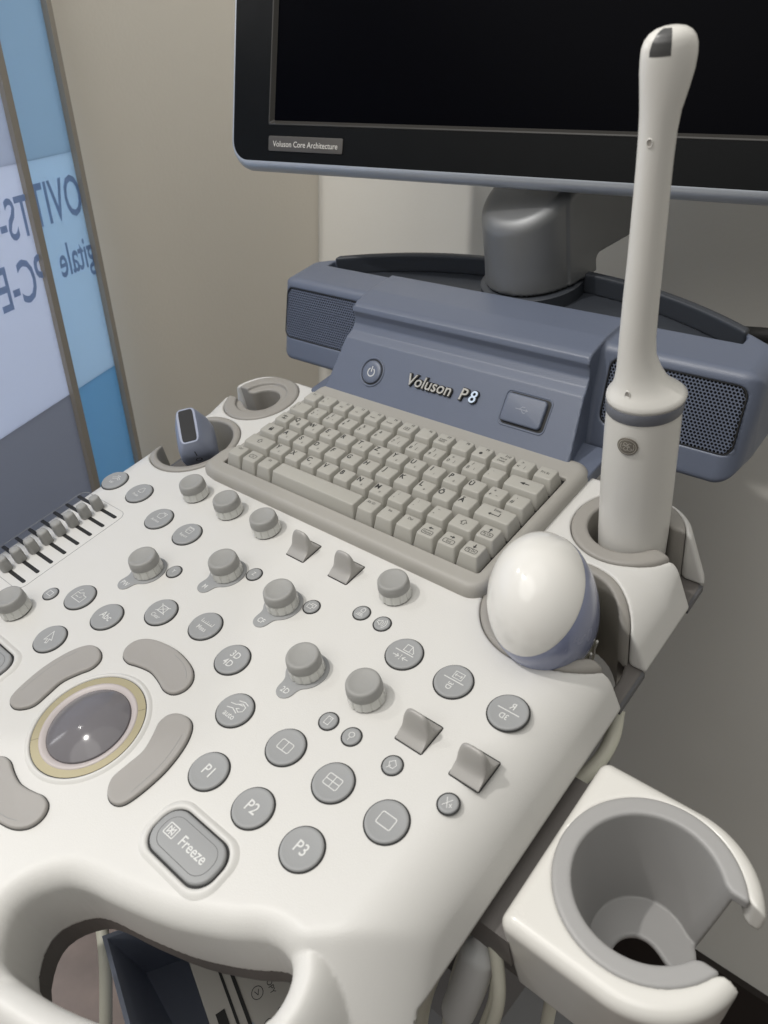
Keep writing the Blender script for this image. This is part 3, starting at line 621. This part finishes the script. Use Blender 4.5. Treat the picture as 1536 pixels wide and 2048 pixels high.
# perforated grilles
def grille(side):
    V = []; F = []; p = .148; ex = np.array([1., 0, 0]); ev = np.array([0, .387, .922]); en = np.array([0, -.922, .387]); O = np.array([AX, 5.0, 2.55]); dep = -.07
    rowh = p*math.sqrt(3)/2
    for j in range(-9-9, 3+9):
        for i in range(-2, 60):
            u = 6.9+i*p+(j % 2)*p/2; s = -1.42+(j+3)*rowh
            if float(rbox2(np.array(u), np.array(s), 9.62, -1.42, 2.70, 1.33, .42)) > -.02: continue
            c = O+ex*(side*u)+ev*s+en*dep; b = len(V)
            hexa = [c+(ex*math.cos(a)+ev*math.sin(a))*p/math.sqrt(3) for a in np.radians(np.arange(30, 390, 30))]
            for k in range(12):
                if k % 2: hexa[k] = (hexa[k-1]+hexa[(k+1) % 12])/2
            h1 = [c+(ex*math.cos(a)+ev*math.sin(a))*p*.375 for a in np.radians(np.arange(30, 390, 30))]
            h2 = [q-en*.06 for q in h1]; V += hexa+h1+h2
            for k in range(12):
                l = (k+1) % 12; F.append((b+k, b+l, b+12+l, b+12+k)); F.append((b+12+k, b+12+l, b+24+l, b+24+k))
    o = mk('speaker_grille', V, F, BLUE, M, org=tuple(O+ex*side*9.5-ev*1.4), ang=30)
    q = rrect(9.62, -1.42, 2.72, 1.34, .4, 6); n = len(q)
    Vb = [O+ex*(side*a)+ev*b+en*(-.2) for a, b in q]; mk('speaker_cloth', Vb, [tuple(range(n))], DARK, o, smooth=False)
    mk('grille_gap', *tube([O+ex*(side*a)+ev*b+en*(-.05) for a, b in q], .03, 6, True), DARK, o)
for s in (-1, 1): grille(s)
# power button on the inclined face
def face_lathe(prof, x, s, n=56):
    V = []; F = []; t = np.linspace(0, 2*np.pi, n, endpoint=False)
    for r, h in prof: V += [tuple(FP(x+r*math.cos(a), s+r*math.sin(a), h)) for a in t]
    for i in range(len(prof)-1): F += [(i*n+j, i*n+(j+1) % n, (i+1)*n+(j+1) % n, (i+1)*n+j) for j in range(n)]
    F.append(tuple((len(prof)-1)*n+j for j in range(n))); return V, F
H0 = .05
PB = mk('power_button', *face_lathe([(.56, H0-.02), (.56, H0+.06), (.53, H0+.09), (.3, H0+.085), (.05, H0+.08)], 2.45, 1.67), BLUE, M, ang=50)
mk('button_rim', *[f if i == 0 else f[:-1] for i, f in enumerate(face_lathe([(.74, H0-.01), (.72, H0+.05), (.68, H0+.06), (.64, H0+.03), (.63, H0-.01)], 2.45, 1.67))], BLUE, PB, ang=180)
mk('button_gap', *face_lathe([(.625, H0-.02), (.625, H0+.008)], 2.45, 1.67), DARK, PB, smooth=False)
mk('power_symbol', *strokes([[(.2*math.sin(a), -.02+.2*math.cos(a)) for a in np.radians(np.arange(35, 330, 18))], [(0, .02), (0, .26)]], .045, FP(2.45, 1.67, H0+.093), (1, 0, 0), FV), WINK, PB, smooth=False)
# raised name badge
BD = root('name_badge', None, None, (6.7, 2.6, .7)); BD.parent = M; BD.rotation_euler = (0, 0, 0); BD.location = (Vector((6.7, 2.6, .7))-PO[M.name])*S
for s_, x0, mm in (('Voluson', 4.66, LET), ('P', 7.68, LET), ('8', 8.2, LETB)):
    for bold, e, h, m2 in ((.055, .06, .05, DARK), (.006, .075, .09, mm)):
        P, F = text(s_, .78, FP(x0, 1.56, H0+h), (1, 0, 0), FV, shear=.18, align='L', bold=bold, ext=e, sx=1.0); mk('badge_letters', P, F, m2, BD, smooth=False)
# port cover
def facepad(x, s, hx, hy, r, h0, h1, b):
    V, F = pad(rrect(0, 0, hx, hy, r, 6), h0, h1, b); return [tuple(FP(x+v[0], s+v[1], v[2])) for v in V], F
UC = mk('port_cover', *facepad(11.0, 1.84, .98, .62, .18, H0-.05, H0+.17, .07), BLUE, M, ang=60)
mk('cover_gap', *facepad(11.06, 1.82, 1.07, .70, .22, H0-.05, H0+.006, .004), DARK, UC, smooth=False)
mk('cover_edge', *tube([tuple(FP(11.04+a, 1.82+b, H0)) for a, b in rrect(0, 0, 1.12, .76, .24, 6)], .04, 8, True), BLUE, UC)
mk('port_symbol', *strokes([[(-.3, 0), (.25, 0)], [(-.12, 0), (0, .12), (.12, .12)], [(-.02, 0), (.08, -.12), (.18, -.12)], [(.2, .05), (.28, 0), (.2, -.05)]], .03, FP(10.95, 1.86, H0+.174), (1, 0, 0), FV), mat('pale_print', (.28, .30, .35), .5, var=0), UC, smooth=False)
# ---------------------------------------------------------------- arm and monitor
def armf(x, y, z):
    ca, sa = .985, .174
    dx, dy = (x-TW[0])*ca-(y-TW[1])*sa, (x-TW[0])*sa+(y-TW[1])*ca
    plan = np.minimum(np.hypot(dx, dy)-2.2, np.maximum(np.abs(dx)-2.3, np.abs(dy-3)-3))
    plan = plan-.05*(4-np.minimum(z, 4))
    top = (z-6.1-.42*(dy+2.3))/1.085
    bot = rint(-(z-2.1)+0*x, np.where(dy > 0, 1, 0)*0-9+0*x, .1)
    under = runi(-(z-3.7)/1.0, dy-1.95, .3)
    f = rint(plan, top, .5)
    return np.maximum(rint(f, under, .15), -(z-2.93))
AR = mknets('monitor_arm', armf, (3.5, 6.7, 1.9), (11, 16, 11.5), .1, ARMM, M, ang=180)
mk('arm_gap', *lathe([(2.15, 0), (2.15, .9)], (TW[0], TW[1], 2.1), 64), DARK, AR)
mk('arm_foot', *lathe([(2.5, 0), (2.5, .68), (2.42, .74)], (TW[0], TW[1], 2.1), 64), DBLUE, AR, ang=40)
xm = np.array([.98396, .17124, -.0475]); um = np.array([-.02729, .40983, .91175]); xm /= np.linalg.norm(xm); um -= xm*(um@xm); um /= np.linalg.norm(um); nm = np.cross(xm, um); M0 = np.array([6.74, 7.8, 8.])
def MP(a, b, c=0): return tuple(M0+xm*a+um*b+nm*c)
def mloop(Ls, cap0=False, cap1=False):
    V = []; F = []
    for hx0, hx1, y0, y1, r, c in Ls: Q = rrect((hx0+hx1)/2, (y0+y1)/2, (hx1-hx0)/2, (y1-y0)/2, r, 10); V += [MP(a, b, c) for a, b in Q]
    n = len(Q); F = [(i*n+j, i*n+(j+1) % n, (i+1)*n+(j+1) % n, (i+1)*n+j) for i in range(len(Ls)-1) for j in range(n)]
    if cap1: F.append(tuple((len(Ls)-1)*n+j for j in range(n)))
    if cap0: F.append(tuple(n-1-j for j in range(n)))
    return V, F
xl, xr, y0, y1 = -14.87, 15.1, .15, 19.6
MO = mk('monitor', *mloop([(xl+.09, xr-.09, y0+.09, y1-.09, .92, -.02), (xl+.12, xr-.12, y0+.12, y1-.12, .9, .0), (-12.55, 12.75, 1.9, 18, .12, .0)]), MBLK, M, org=MP(0, 9, 0), ang=30)
mk('monitor_rim', *mloop([(xl+.4, xr-.4, y0-.05, y1-.5, .8, -1.1), (xl+.1, xr-.1, y0-.28, y1-.12, .95, -.85), (xl-.0, xr-.02, y0-.36, y1-.02, 1.05, -.55), (xl-.02, xr, y0-.30, y1, 1.05, -.28), (xl-.02, xr, y0-.14, y1, 1.03, -.1), (xl+.03, xr-.04, y0-.0, y1-.04, .96, .0), (xl+.1, xr-.1, y0+.1, y1-.1, .91, .0), (xl+.1, xr-.1, y0+.1, y1-.1, .91, -.03)]), SILV, MO, ang=60)
mk('monitor_back', *mloop([(xl+2.4, xr-2.4, y0+2.4, y1-2.4, 1, -2.6), (xl+1.2, xr-1.2, y0+1.1, y1-1.2, 1, -1.9), (xl+.4, xr-.4, y0+.4, y1-.4, .8, -.9)], cap0=True), mat('grey_monitor_back', (.22, .225, .235), .4), MO, ang=60)
mk('screen_step', *mloop([(-12.56, 12.76, 1.89, 18.01, .12, .0), (-12.53, 12.73, 1.92, 17.98, .1, .035), (-12.47, 12.67, 1.98, 17.92, .1, .03), (-12.3, 12.5, 2.12, 17.8, .05, -.16)]), mat('dark_screen_step', (.035, .033, .03), .35, spec=.5), MO, ang=30)
mk('screen', *mloop([(-12.35, 12.55, 2.08, 17.85, .05, -.15)], cap1=True), SCR, MO, smooth=False)
V, F = pad(rrect(-10.28, 1.07, 2.2, .34, .08, 4), 0, .05, .015); PL = mk('monitor_badge', [MP(*v) for v in V], F, BADGE, M, ang=50)
mk('badge_lettering', *text('Voluson Core Architecture', .37, MP(-10.28, 1.06, .056), xm, um, bold=.004, sx=.93), mat('badge_print', (.62, .60, .56), .4, var=0), PL, smooth=False)
V, F = box((6, -.1, -6), (9, 3, -2)); mk('monitor_mount', [MP(a-7+1.4, b+3.2, c+.4) for a, b, c in V], F, ARMM, MO, smooth=False)
# ---------------------------------------------------------------- side cup holder
CX, CY, CZ = 23.22, -11.2, -2.75
def cup_in(x, y, z, r, hw): return runi(np.hypot(x-CX, y-CY)-r, np.maximum(np.abs(y-CY-.05)-hw, CX-x), .2)
def cupb(x, y, z):
    pl = np.where(x > 23.27, rbox2(x, y, 23.27, CY-.15, 2.80, 2.98, 2.55), rbox2(x, y, 23.27, CY-.15, 2.80, 2.98, .35))
    pl = pl+np.where(z < CZ-.5, (CZ-.5-z)*.06, 0)
    f = rint(pl, z-CZ, .42); f = np.maximum(f, -(z+7.3-np.where(y > CY, 1, 0)*3.4*np.clip((x-24.2)/.8, 0, 1)))
    f = rsub(f, cup_in(x, y, z, 2.5, 1.0), .04)
    return f
CB = mknets('cup_holder', cupb, (20.1, -14.6, -7.5), (26.4, -7.9, -2.5), .07, WHITEG, M, ang=180)
def cupl(x, y, z):
    t = np.clip((CZ-z)/4.4, 0, 1)
    ri = 1.98-.52*t+.0*x; i_ = cup_in(x, y, z, ri, .98)
    o_ = np.maximum(np.hypot(x-CX, y-CY)-np.where(z > CZ-.35, 2.52, ri+.25), 0*x-9)
    f = rint(rsub(o_, i_, .1), z-CZ-.05, .1)
    f = np.maximum(f, -(z+7.25))
    fl = np.maximum(np.hypot(x-CX, y-CY)-1.6, np.abs(z+7.05)-.12)
    hole = runi(np.hypot(x-CX-.1, y-CY+.45)-.72, np.maximum(np.abs(y-CY+.45)-.42, CX-x), .3)
    return np.minimum(f, rsub(fl, hole, .08))
mknets('cup_liner', cupl, (20.5, -13.9, -7.6), (26.1, -8.5, -2.6), .075, mat('cool_grey_liner_plastic', (.36, .355, .35), .45, bump=.2, bscale=1500), CB, ang=180)
V, F = box((19.2, -14.3, -5.6), (20.75, -8.9, -3.9)); mk('holder_bracket', V, F, TAUPE, CB, smooth=False)
V, F = box((18.2, -13.6, -8.9), (22.2, -9.2, -7.6)); mk('holder_bracket', V, F, TAUPE, CB, smooth=False)
# ---------------------------------------------------------------- lower cart (level frame values mapped into the panel frame)
def LV(x, y, z): return (x, y*.953+z*.303, -y*.303+z*.953)
def lbox(a, b): V, F = box(a, b); return [LV(*v) for v in V], F
CART = mat('grey_cart_plastic', (.20, .20, .205), .4)
mk('cart_column', *lbox((3, -6, -34), (10.5, 6, -9)), CART, M, smooth=False)
mk('cart_base', *lbox((-2, -14, -48), (18, 8, -42)), CART, M, smooth=False)
mk('cart_side', *lbox((10.5, -4, -30), (16.5, 6, -13)), CART, M, smooth=False)
mk('cart_recess', *lbox((13.2, -6.2, -22), (16.9, -1.0, -15)), DARK, M, smooth=False)
# ---------------------------------------------------------------- things under the handle
BIN = mat('slate_blue_bin_plastic', (.38, .42, .52), .35)
def hull(top, bot, t, z0, z1):                # open tray from two quads
    V = [LV(x, y, z1) for x, y in top]+[LV(x, y, z0) for x, y in bot]; ct = np.mean(top, 0); cb = np.mean(bot, 0)
    V += [LV(*(np.array(p)+(ct-p)*t), z1) for p in top]+[LV(*(np.array(p)+(cb-p)*t), z0+.4) for p in bot]; F = []
    for j in range(4):
        k = (j+1) % 4; F += [(j, 4+j, 4+k, k), (j, k, 8+k, 8+j), (8+j, 8+k, 12+k, 12+j)]
    F += [(4, 7, 6, 5), (12, 13, 14, 15)]; return V, F
tp = [(6.6, -17.2), (7.7, -13.4), (12.3, -13.6), (12.2, -19.6), ]
mk('storage_bin', *hull([(6.1, -17.2), (7.9, -13.0), (12.9, -13.2), (13.6, -19.8)], [(5.6, -15.6), (7.2, -12.2), (10.6, -12.4), (11.0, -16.6)], .06, -22, -17), BIN, smooth=False, label='slate blue open plastic bin seen through the front handle opening', cat='bin')
PR = root('video_printer', 'off-white printer with labelled round buttons, seen through the front handle opening', 'printer', LV(13, -13.5, -20))
PW_ = mat('printer_plastic', (.50, .48, .44), .4)
def PP(u, v, h): # printer front panel frame: u along the front, v up the panel
    o = np.array([11.0, -14.6, -16.6]); eu = np.array([.93, -.32, -.17]); eu /= np.linalg.norm(eu); n_ = np.array([.25, -.45, .85]); n_ -= eu*(n_@eu); n_ /= np.linalg.norm(n_); ev = np.cross(n_, eu)
    return LV(*(o+eu*u+ev*v+n_*h))
V, F = box((-3, -1.5, -3), (8, 1.6, 0)); mk('printer_body', [PP(*v) for v in V], F, PW_, PR, smooth=False)
V, F = box((-3, -.25, .0), (8, -.12, .05)); mk('panel_gap', [PP(*v) for v in V], F, DARK, PR, smooth=False)
V, F = box((-3, -.62, .0), (8, -.52, .03)); mk('panel_gap', [PP(*v) for v in V], F, DARK, PR, smooth=False)
V, F = box((1.2, -1.2, .0), (5, -.85, .04)); mk('paper_slot', [PP(*v) for v in V], F, DARK, PR, smooth=False)
eu = np.array(PP(1, 0, 0))-np.array(PP(0, 0, 0)); ev = np.array(PP(0, 1, 0))-np.array(PP(0, 0, 0))
for u, s_ in ((.2, 'FEED'), (1.4, 'COPY'), (2.6, 'OPEN')):
    mk('printer_lettering', *text(s_, .3, PP(u, .95, .01), eu, ev), INK, PR, smooth=False)
    mk('printer_button', *strokes([arc_pts(0, 0, .22, 0, 360, 16), [(-.08, -.08), (.08, 0), (-.08, .08)]], .025, PP(u, .42, .01), eu, ev), INK, PR, smooth=False)
def cable(pts, r, label, m=CREAM, lev=True):
    P = [LV(*p) if lev else p for p in pts]; return mk('cable', *tube(spline(P, 10), r, 12), m, ang=180, label=label, cat='cable', group='cables hanging under the console')
cable([(3.6, -15.8, -14), (4.4, -16.4, -18), (5.9, -17.2, -19), (6.9, -18.2, -22), (6.5, -19, -30)], .26, 'pale flat cable beside the blue bin, over the brown floor')
cable([(19.3, -13.2, -5), (19.1, -14.0, -6.5), (18.6, -14.7, -9.5), (18.0, -15.2, -14), (17.2, -15.6, -22)], .24, 'cream cable hanging closest to the console edge below the cup holder', lev=False)
cable([(19.9, -14.0, -5.3), (20.3, -14.4, -6.0), (20.55, -14.9, -7.4), (20.3, -15.4, -9.6), (19.7, -15.9, -13), (19, -16.4, -18)], .20, 'cream cable looping over the right of the grey ferrite sleeve', lev=False)
cable([(19.5, -13.9, -5.1), (20.0, -14.1, -5.8), (20.2, -14.7, -8.0), (19.8, -15.3, -11), (19.2, -16.2, -16)], .16, 'thin cream cable just inside the looping one beside the ferrite sleeve', lev=False)
cable([(18.6, -14.2, -5.5), (18.5, -15.0, -7.0), (18.0, -15.9, -10), (17.4, -16.8, -16)], .26, 'thick cream cable left of the grey ferrite sleeve', lev=False)
cable([(19.8, -5.4, -10), (19.9, -5.3, -20), (20.2, -5.6, -32)], .28, 'straight vertical cream cable behind the cup holder body')
cable([(19.55, -5.6, -4.4), (19.75, -6.3, -4.9), (19.75, -7.2, -5.2), (19.5, -8.4, -5.3)], .26, 'short cream cable loop between the console edge and the cup holder corner', lev=False)
mk('ferrite_sleeve', *tube(spline([(19.6, -14.05, -5.6), (19.6, -14.5, -6.5), (19.5, -14.95, -7.6), (19.3, -15.4, -8.9), (19.05, -15.8, -10.2)], 8), [.22, .24, .26, .3, .4, .5]+[.56]*20+[.53, .48, .4, .32, .26, .2, .16], 20), mat('pale_grey_sleeve', (.62, .625, .62), .45), ang=180, label='pale grey ferrite sleeve on the cream cable under the cup holder', cat='cable sleeve')
# ---------------------------------------------------------------- probes
def loft(secs, n=48):                        # secs: (centre, ux, uy, a, b, exponent)
    V = []; F = []
    for c, ux, uy, a, b, e in secs:
        for k in range(n):
            t = 2*math.pi*k/n; ct, st = math.cos(t), math.sin(t)
            V.append(np.array(c)+np.array(ux)*a*math.copysign(abs(ct)**(2/e), ct)+np.array(uy)*b*math.copysign(abs(st)**(2/e), st))
    for i in range(len(secs)-1): F += [(i*n+j, i*n+(j+1) % n, (i+1)*n+(j+1) % n, (i+1)*n+j) for j in range(n)]
    F.append(tuple((len(secs)-1)*n+j for j in range(n))); F.append(tuple(n-1-j for j in range(n))); return V, F
# slim cavity probe
A0 = np.array([17.36, -.38, -2.]); A1 = np.array([17.72, -.42, 15.]); ax = (A1-A0)/np.linalg.norm(A1-A0)
ur = np.array([.756, .634, -.16]); ur -= ax*(ur@ax); ur /= np.linalg.norm(ur); ud = np.cross(ax, ur)
def wsec(z, a, b, off=0, e=2, bo=0): return (A0+ax*(z+2)+ur*off+ud*bo, ur, ud, a, b, e)
WD = root('cavity_probe', 'tall slim white ultrasound probe with grey band, standing in the back right holder', 'ultrasound probe', tuple(A0))
mk('probe_handle', *loft([wsec(-4, 1.0, 1.0), wsec(-3, 1.2, 1.2), wsec(-1, 1.25, 1.2), wsec(1.5, 1.245, 1.17), wsec(3.6, 1.215, 1.12, .02)]+[wsec(4.42, 1.19, 1.09, .03)]), PROBE, WD, ang=50)
def tiltband(z0, r): pass
mk('grey_band', *loft([wsec(4.38, 1.2, 1.10, .03), wsec(4.41, 1.225, 1.12, .03), wsec(4.74, 1.25, 1.13, .04), wsec(4.79, 1.235, 1.12, .04)]), mat('blue_grey_band', (.16, .17, .20), .4), WD, ang=40)
sh = [(4.78, 1.23, 1.11, .04), (4.92, 1.26, 1.12, .06), (5.05, 1.17, 1.06, .0), (5.2, 1.0, .93, -.05), (5.5, .82, .75, -.15), (5.9, .68, .64, -.24), (6.4, .575, .56, -.33), (7, .54, .52, -.35), (8.2, .52, .5, -.33), (9.5, .495, .48, -.29), (11, .475, .47, -.26), (12, .465, .46, -.24), (12.8, .475, .47, -.22), (13.3, .51, .48, -.195), (13.8, .60, .5, -.14), (14.2, .66, .5, -.11), (14.5, .675, .49, -.1), (14.72, .66, .47, -.1), (14.88, .60, .44, -.1), (15.0, .50, .37, -.1), (15.08, .36, .27, -.1), (15.12, .2, .15, -.1), (15.13, .05, .04, -.1)]
zs = []; 
mk('probe_shaft', *loft([wsec(z, a, b, o_) for z, a, b, o_ in sh]), PROBE, WD, ang=180)
# dark lens strip wrapping over the tip, on the side turned to the left of the picture
def shat(z): 
    Z = [s[0] for s in sh]; return [float(np.interp(z, Z, [s[k] for s in sh])) for k in (1, 2, 3)]
def wsurf(z, ang, k=1.0):
    a, b, o_ = shat(z); return A0+ax*(z+2)+ur*(o_+a*k*math.cos(ang))+ud*(b*k*math.sin(ang))
V = []; F = []; zz = np.linspace(14.6, 15.11, 16); an = np.radians(np.linspace(216, 262, 7))
for z in zz:
    for a in an: V.append(wsurf(z, a, 1.012+.0)+ax*(.012 if z > 15.0 else 0))
for i in range(15):
    for j in range(6): F.append((i*7+j, i*7+j+1, (i+1)*7+j+1, (i+1)*7+j))
mk('lens_strip', V, F, LENS, WD, ang=180)
def dimple(z, ang, w_, h_):
    c = wsurf(z, math.radians(ang), 1.0); n_ = ur*math.cos(math.radians(ang))+ud*math.sin(math.radians(ang)); t = np.cross(ax, n_)
    V = []; F = []; n = 24
    for k, (s, d) in enumerate(((1.0, -.005), (.95, .016), (.85, .024), (.72, .004), (.3, .003))):
        for q in range(n): a = 2*math.pi*q/n; V.append(c+t*w_*s*math.cos(a)+ax*h_*s*math.sin(a)+n_*d)
    for i in range(4): F += [(i*n+j, i*n+(j+1) % n, (i+1)*n+(j+1) % n, (i+1)*n+j) for j in range(n)]
    F.append(tuple(4*n+j for j in range(n))); mk('orientation_mark', V, F, [PROBE, mat('shaded_recess_grey', (.36, .34, .31), .4)], WD, ang=180, mi=[0]*(3*n)+[1]*(n+1))  # grey centre paints in the shade inside the dimple
dimple(12.68, 233, .09, .12); dimple(5.33, 228, .1, .2)
lz, la = 3.6, math.radians(236); n_ = ur*math.cos(la)+ud*math.sin(la); t_ = np.cross(ax, n_); cc = A0+ax*(lz+2)+ur*1.235*math.cos(la)+ud*1.15*math.sin(la)
def onh(u, v, h=.0): a = la+u/1.19; return A0+ax*(lz+2+v)+ur*(1.235+h)*math.cos(a)+ud*(1.15+h)*math.sin(a)
V = []; F = []; n = 40
for r, h in ((.335, .0), (.33, .022), (.30, .024), (.15, .024), (.01, .024)): V += [onh(r*math.cos(2*math.pi*k/n), r*math.sin(2*math.pi*k/n), h) for k in range(n)]
for i in range(4): F += [(i*n+j, i*n+(j+1) % n, (i+1)*n+(j+1) % n, (i+1)*n+j) for j in range(n)]
EM = mk('round_emblem', V, F, mat('emblem_brown_grey', (.20, .18, .15), .35, metal=.3), WD, ang=40)
def onp(pl, w_):
    V = []; F = []
    for P in pl:
        P = np.array(P)
        for i in range(len(P)-1):
            a, b = P[i], P[i+1]; d = b-a; L = np.hypot(*d)
            if L < 1e-6: continue
            d = d/L; q = np.array([-d[1], d[0]])*w_/2; s = len(V)
            for c in (a-q-d*w_*.3, b-q+d*w_*.3, b+q+d*w_*.3, a+q-d*w_*.3): V.append(onh(c[0], c[1], .030))
            F.append((s, s+1, s+2, s+3))
    return V, F
def sp2(P): return [tuple(p[:2]) for p in spline([(a, b, 0) for a, b in P], 5)]
em = [arc_pts(0, 0, .275, 0, 360, 40)]+[sp2([(.02, .09), (-.04, .16), (-.11, .12), (-.07, .03), (.0, .0), (.02, -.09), (-.05, -.14), (-.12, -.09), (-.07, -.04)]), sp2([(.13, .12), (.06, .14), (.02, .05), (.09, .02), (.03, -.02), (.03, -.12), (.11, -.14), (.15, -.07), (.09, -.05)]), sp2([(-.16, .02), (-.05, .06), (.05, .04)]), sp2([(-.19, .12), (-.21, .0), (-.18, -.12)]), sp2([(.19, .12), (.21, .0), (.18, -.12)])]
mk('emblem_lines', *onp(em, .02), mat('emblem_silver', (.55, .52, .46), .3, metal=.3, var=0), EM, smooth=False)
# big volume probe leaning towards the camera
def frame(axis, ref):
    a = np.array(axis, float); a /= np.linalg.norm(a); r = np.array(ref, float); r -= a*(r@a); r /= np.linalg.norm(r); return a, r, np.cross(a, r)
VA, VR, VD = frame((.05, -.42, .90), (.90, .42, 0)); VO = np.array([16.93, -5.68, -.66])
VP = root('volume_probe', 'large egg-shaped white dome probe with periwinkle collar, resting in the front right holder', 'ultrasound probe', tuple(VO))
def vsec(t, a, b, e=2.15, o1=0, o2=0): return (VO+VA*t+VR*o1+VD*o2, VR, VD, a, b, e)
# seam slopes: lower at the camera side, higher at the far right
def vshape(t): 
    T = [-3.5, -2.2, -1.3, -.5, .2, .8, 1.3, 1.9, 2.4, 2.8, 3.1, 3.3, 3.4]; Aa = [1.1, 1.25, 1.45, 1.62, 1.74, 1.79, 1.78, 1.66, 1.44, 1.14, .78, .42, .05]
    return float(np.interp(t, T, Aa))
tt = np.concatenate([np.linspace(-.9, 2.4, 26), 3.4-1.0*np.cos(np.linspace(0, math.pi/2, 12))[1:]*1.0])
def vr(t):                                   # egg half-width
    if t > .7: return 1.74*math.sqrt(max(0, 1-((t-.7)/2.52)**2.1))
    return 1.74-.10*((.7-t)/1.5)**2
def vring(t, k=1.0, slope=0, n=64, eb=1.30):
    out = []
    for q in range(n):
        a = 2*math.pi*q/n; ca, sa = math.cos(a), math.sin(a); t2 = t+slope*(.40*ca-.20*sa)
        r = vr(t2)*k; out.append(VO+VA*t2+VR*r*ca+VD*r*eb*sa)
    return out
def vloft(rings, cap=True):
    V = [p for r in rings for p in r]; n = len(rings[0]); F = [(i*n+j, i*n+(j+1) % n, (i+1)*n+(j+1) % n, (i+1)*n+j) for i in range(len(rings)-1) for j in range(n)]
    if cap: F.append(tuple((len(rings)-1)*n+j for j in range(n)))
    return V, F
R1 = []
for s in np.linspace(0, 1, 30):
    u = math.sin(s*math.pi/2)
    t = 1.4+(3.22-1.4)*u; R1.append(vring(t, 1.0 if s else .985, slope=1.15*(1-u)))
mk('white_dome', *vloft(R1), PROBEW, VP, ang=180)
R2 = [vring(t, k, slope=sl) for t, k, sl in ((-.95, .93, .1), (-.85, .965, .12), (-.75, .98, .15), (-.3, .99, .35), (.4, .992, .75), (1.1, .994, 1.1), (1.32, .994, 1.14), (1.48, .985, 1.15))]
mk('blue_collar', *vloft(R2, False), PBLUE, VP, ang=60)
mk('probe_grip', *loft([vsec(-5.2, .8, .95), vsec(-4, 1.0, 1.2), vsec(-2.4, 1.25, 1.5), vsec(-1.3, 1.40, 1.64), vsec(-.8, 1.5, 1.76)]), mat('ivory_grip', (.56, .54, .44), .4), VP, ang=60)
V = []; F = []
for a in np.radians((-62, -48, -34, -20)):
    P = [VO+VA*t+VR*r*math.cos(a)+VD*r*1.25*math.sin(a) for t, r in ((-1.15, 1.6), (-1.8, 1.46), (-2.6, 1.27), (-3.4, 1.14))]; v, f = tube(spline(P, 4), .05, 8); b = len(V); V += list(v); F += [tuple(i+b for i in q) for q in f]
mk('grip_ribs', V, F, PROBEW, VP, ang=180)
# small linear probe, left holder
SA, SR, SD = frame((.36, -.29, .88), (.63, .78, 0)); SO = np.array([-3.2, -4.85, -1.05])
SP = root('linear_probe', 'small light blue probe with a dark rectangular window, in the front left holder', 'ultrasound probe', tuple(SO))
def ssec(t, a, b, e=5, o1=0, o2=0): return (SO+SA*t+SR*o1+SD*o2, SR, SD, a, b, e)
mk('probe_head', *loft([ssec(-.5, .84, 1.02), ssec(.2, .92, 1.07), ssec(.9, .82, 1.07), ssec(1.5, .62, 1.03), ssec(1.85, .50, .99), ssec(1.92, .45, .95)]), PBLUE2, SP, ang=40)
LENS2 = mat('black_window', (.03, .03, .032), .5, spec=.15, var=0)
mk('window_strip', *loft([ssec(1.9, .34, .86, 9), ssec(1.95, .34, .86, 9)]), LENS2, SP, ang=40)
mk('probe_grip', *loft([ssec(-4.5, .45, .7), ssec(-2, .55, .85), ssec(-.9, .68, 1.0), ssec(-.5, .69, 1.02), ssec(-.42, .62, .95)]), mat('pale_green_grip', (.46, .47, .36), .4), SP, ang=40)
fo = SO+SD*(-1.06)
mk('probe_mark', *strokes([[(0, .35), (0, .75)], arc_pts(0, -.05, .14, 0, 360, 12)], .05, SO+SA*.5-SD*1.075, SR, SA*1.0), INK, SP, smooth=False)
# dark cable lying behind the housing
cable([(15.5, 13, 0), (18.5, 12.2, .6), (21, 11.5, 0), (24, 11, -1)], .35, 'thick black cable behind the right end of the housing', DARK, lev=False)
print('faces', sum(len(o.data.polygons) for o in bpy.data.objects if o.type == 'MESH'))
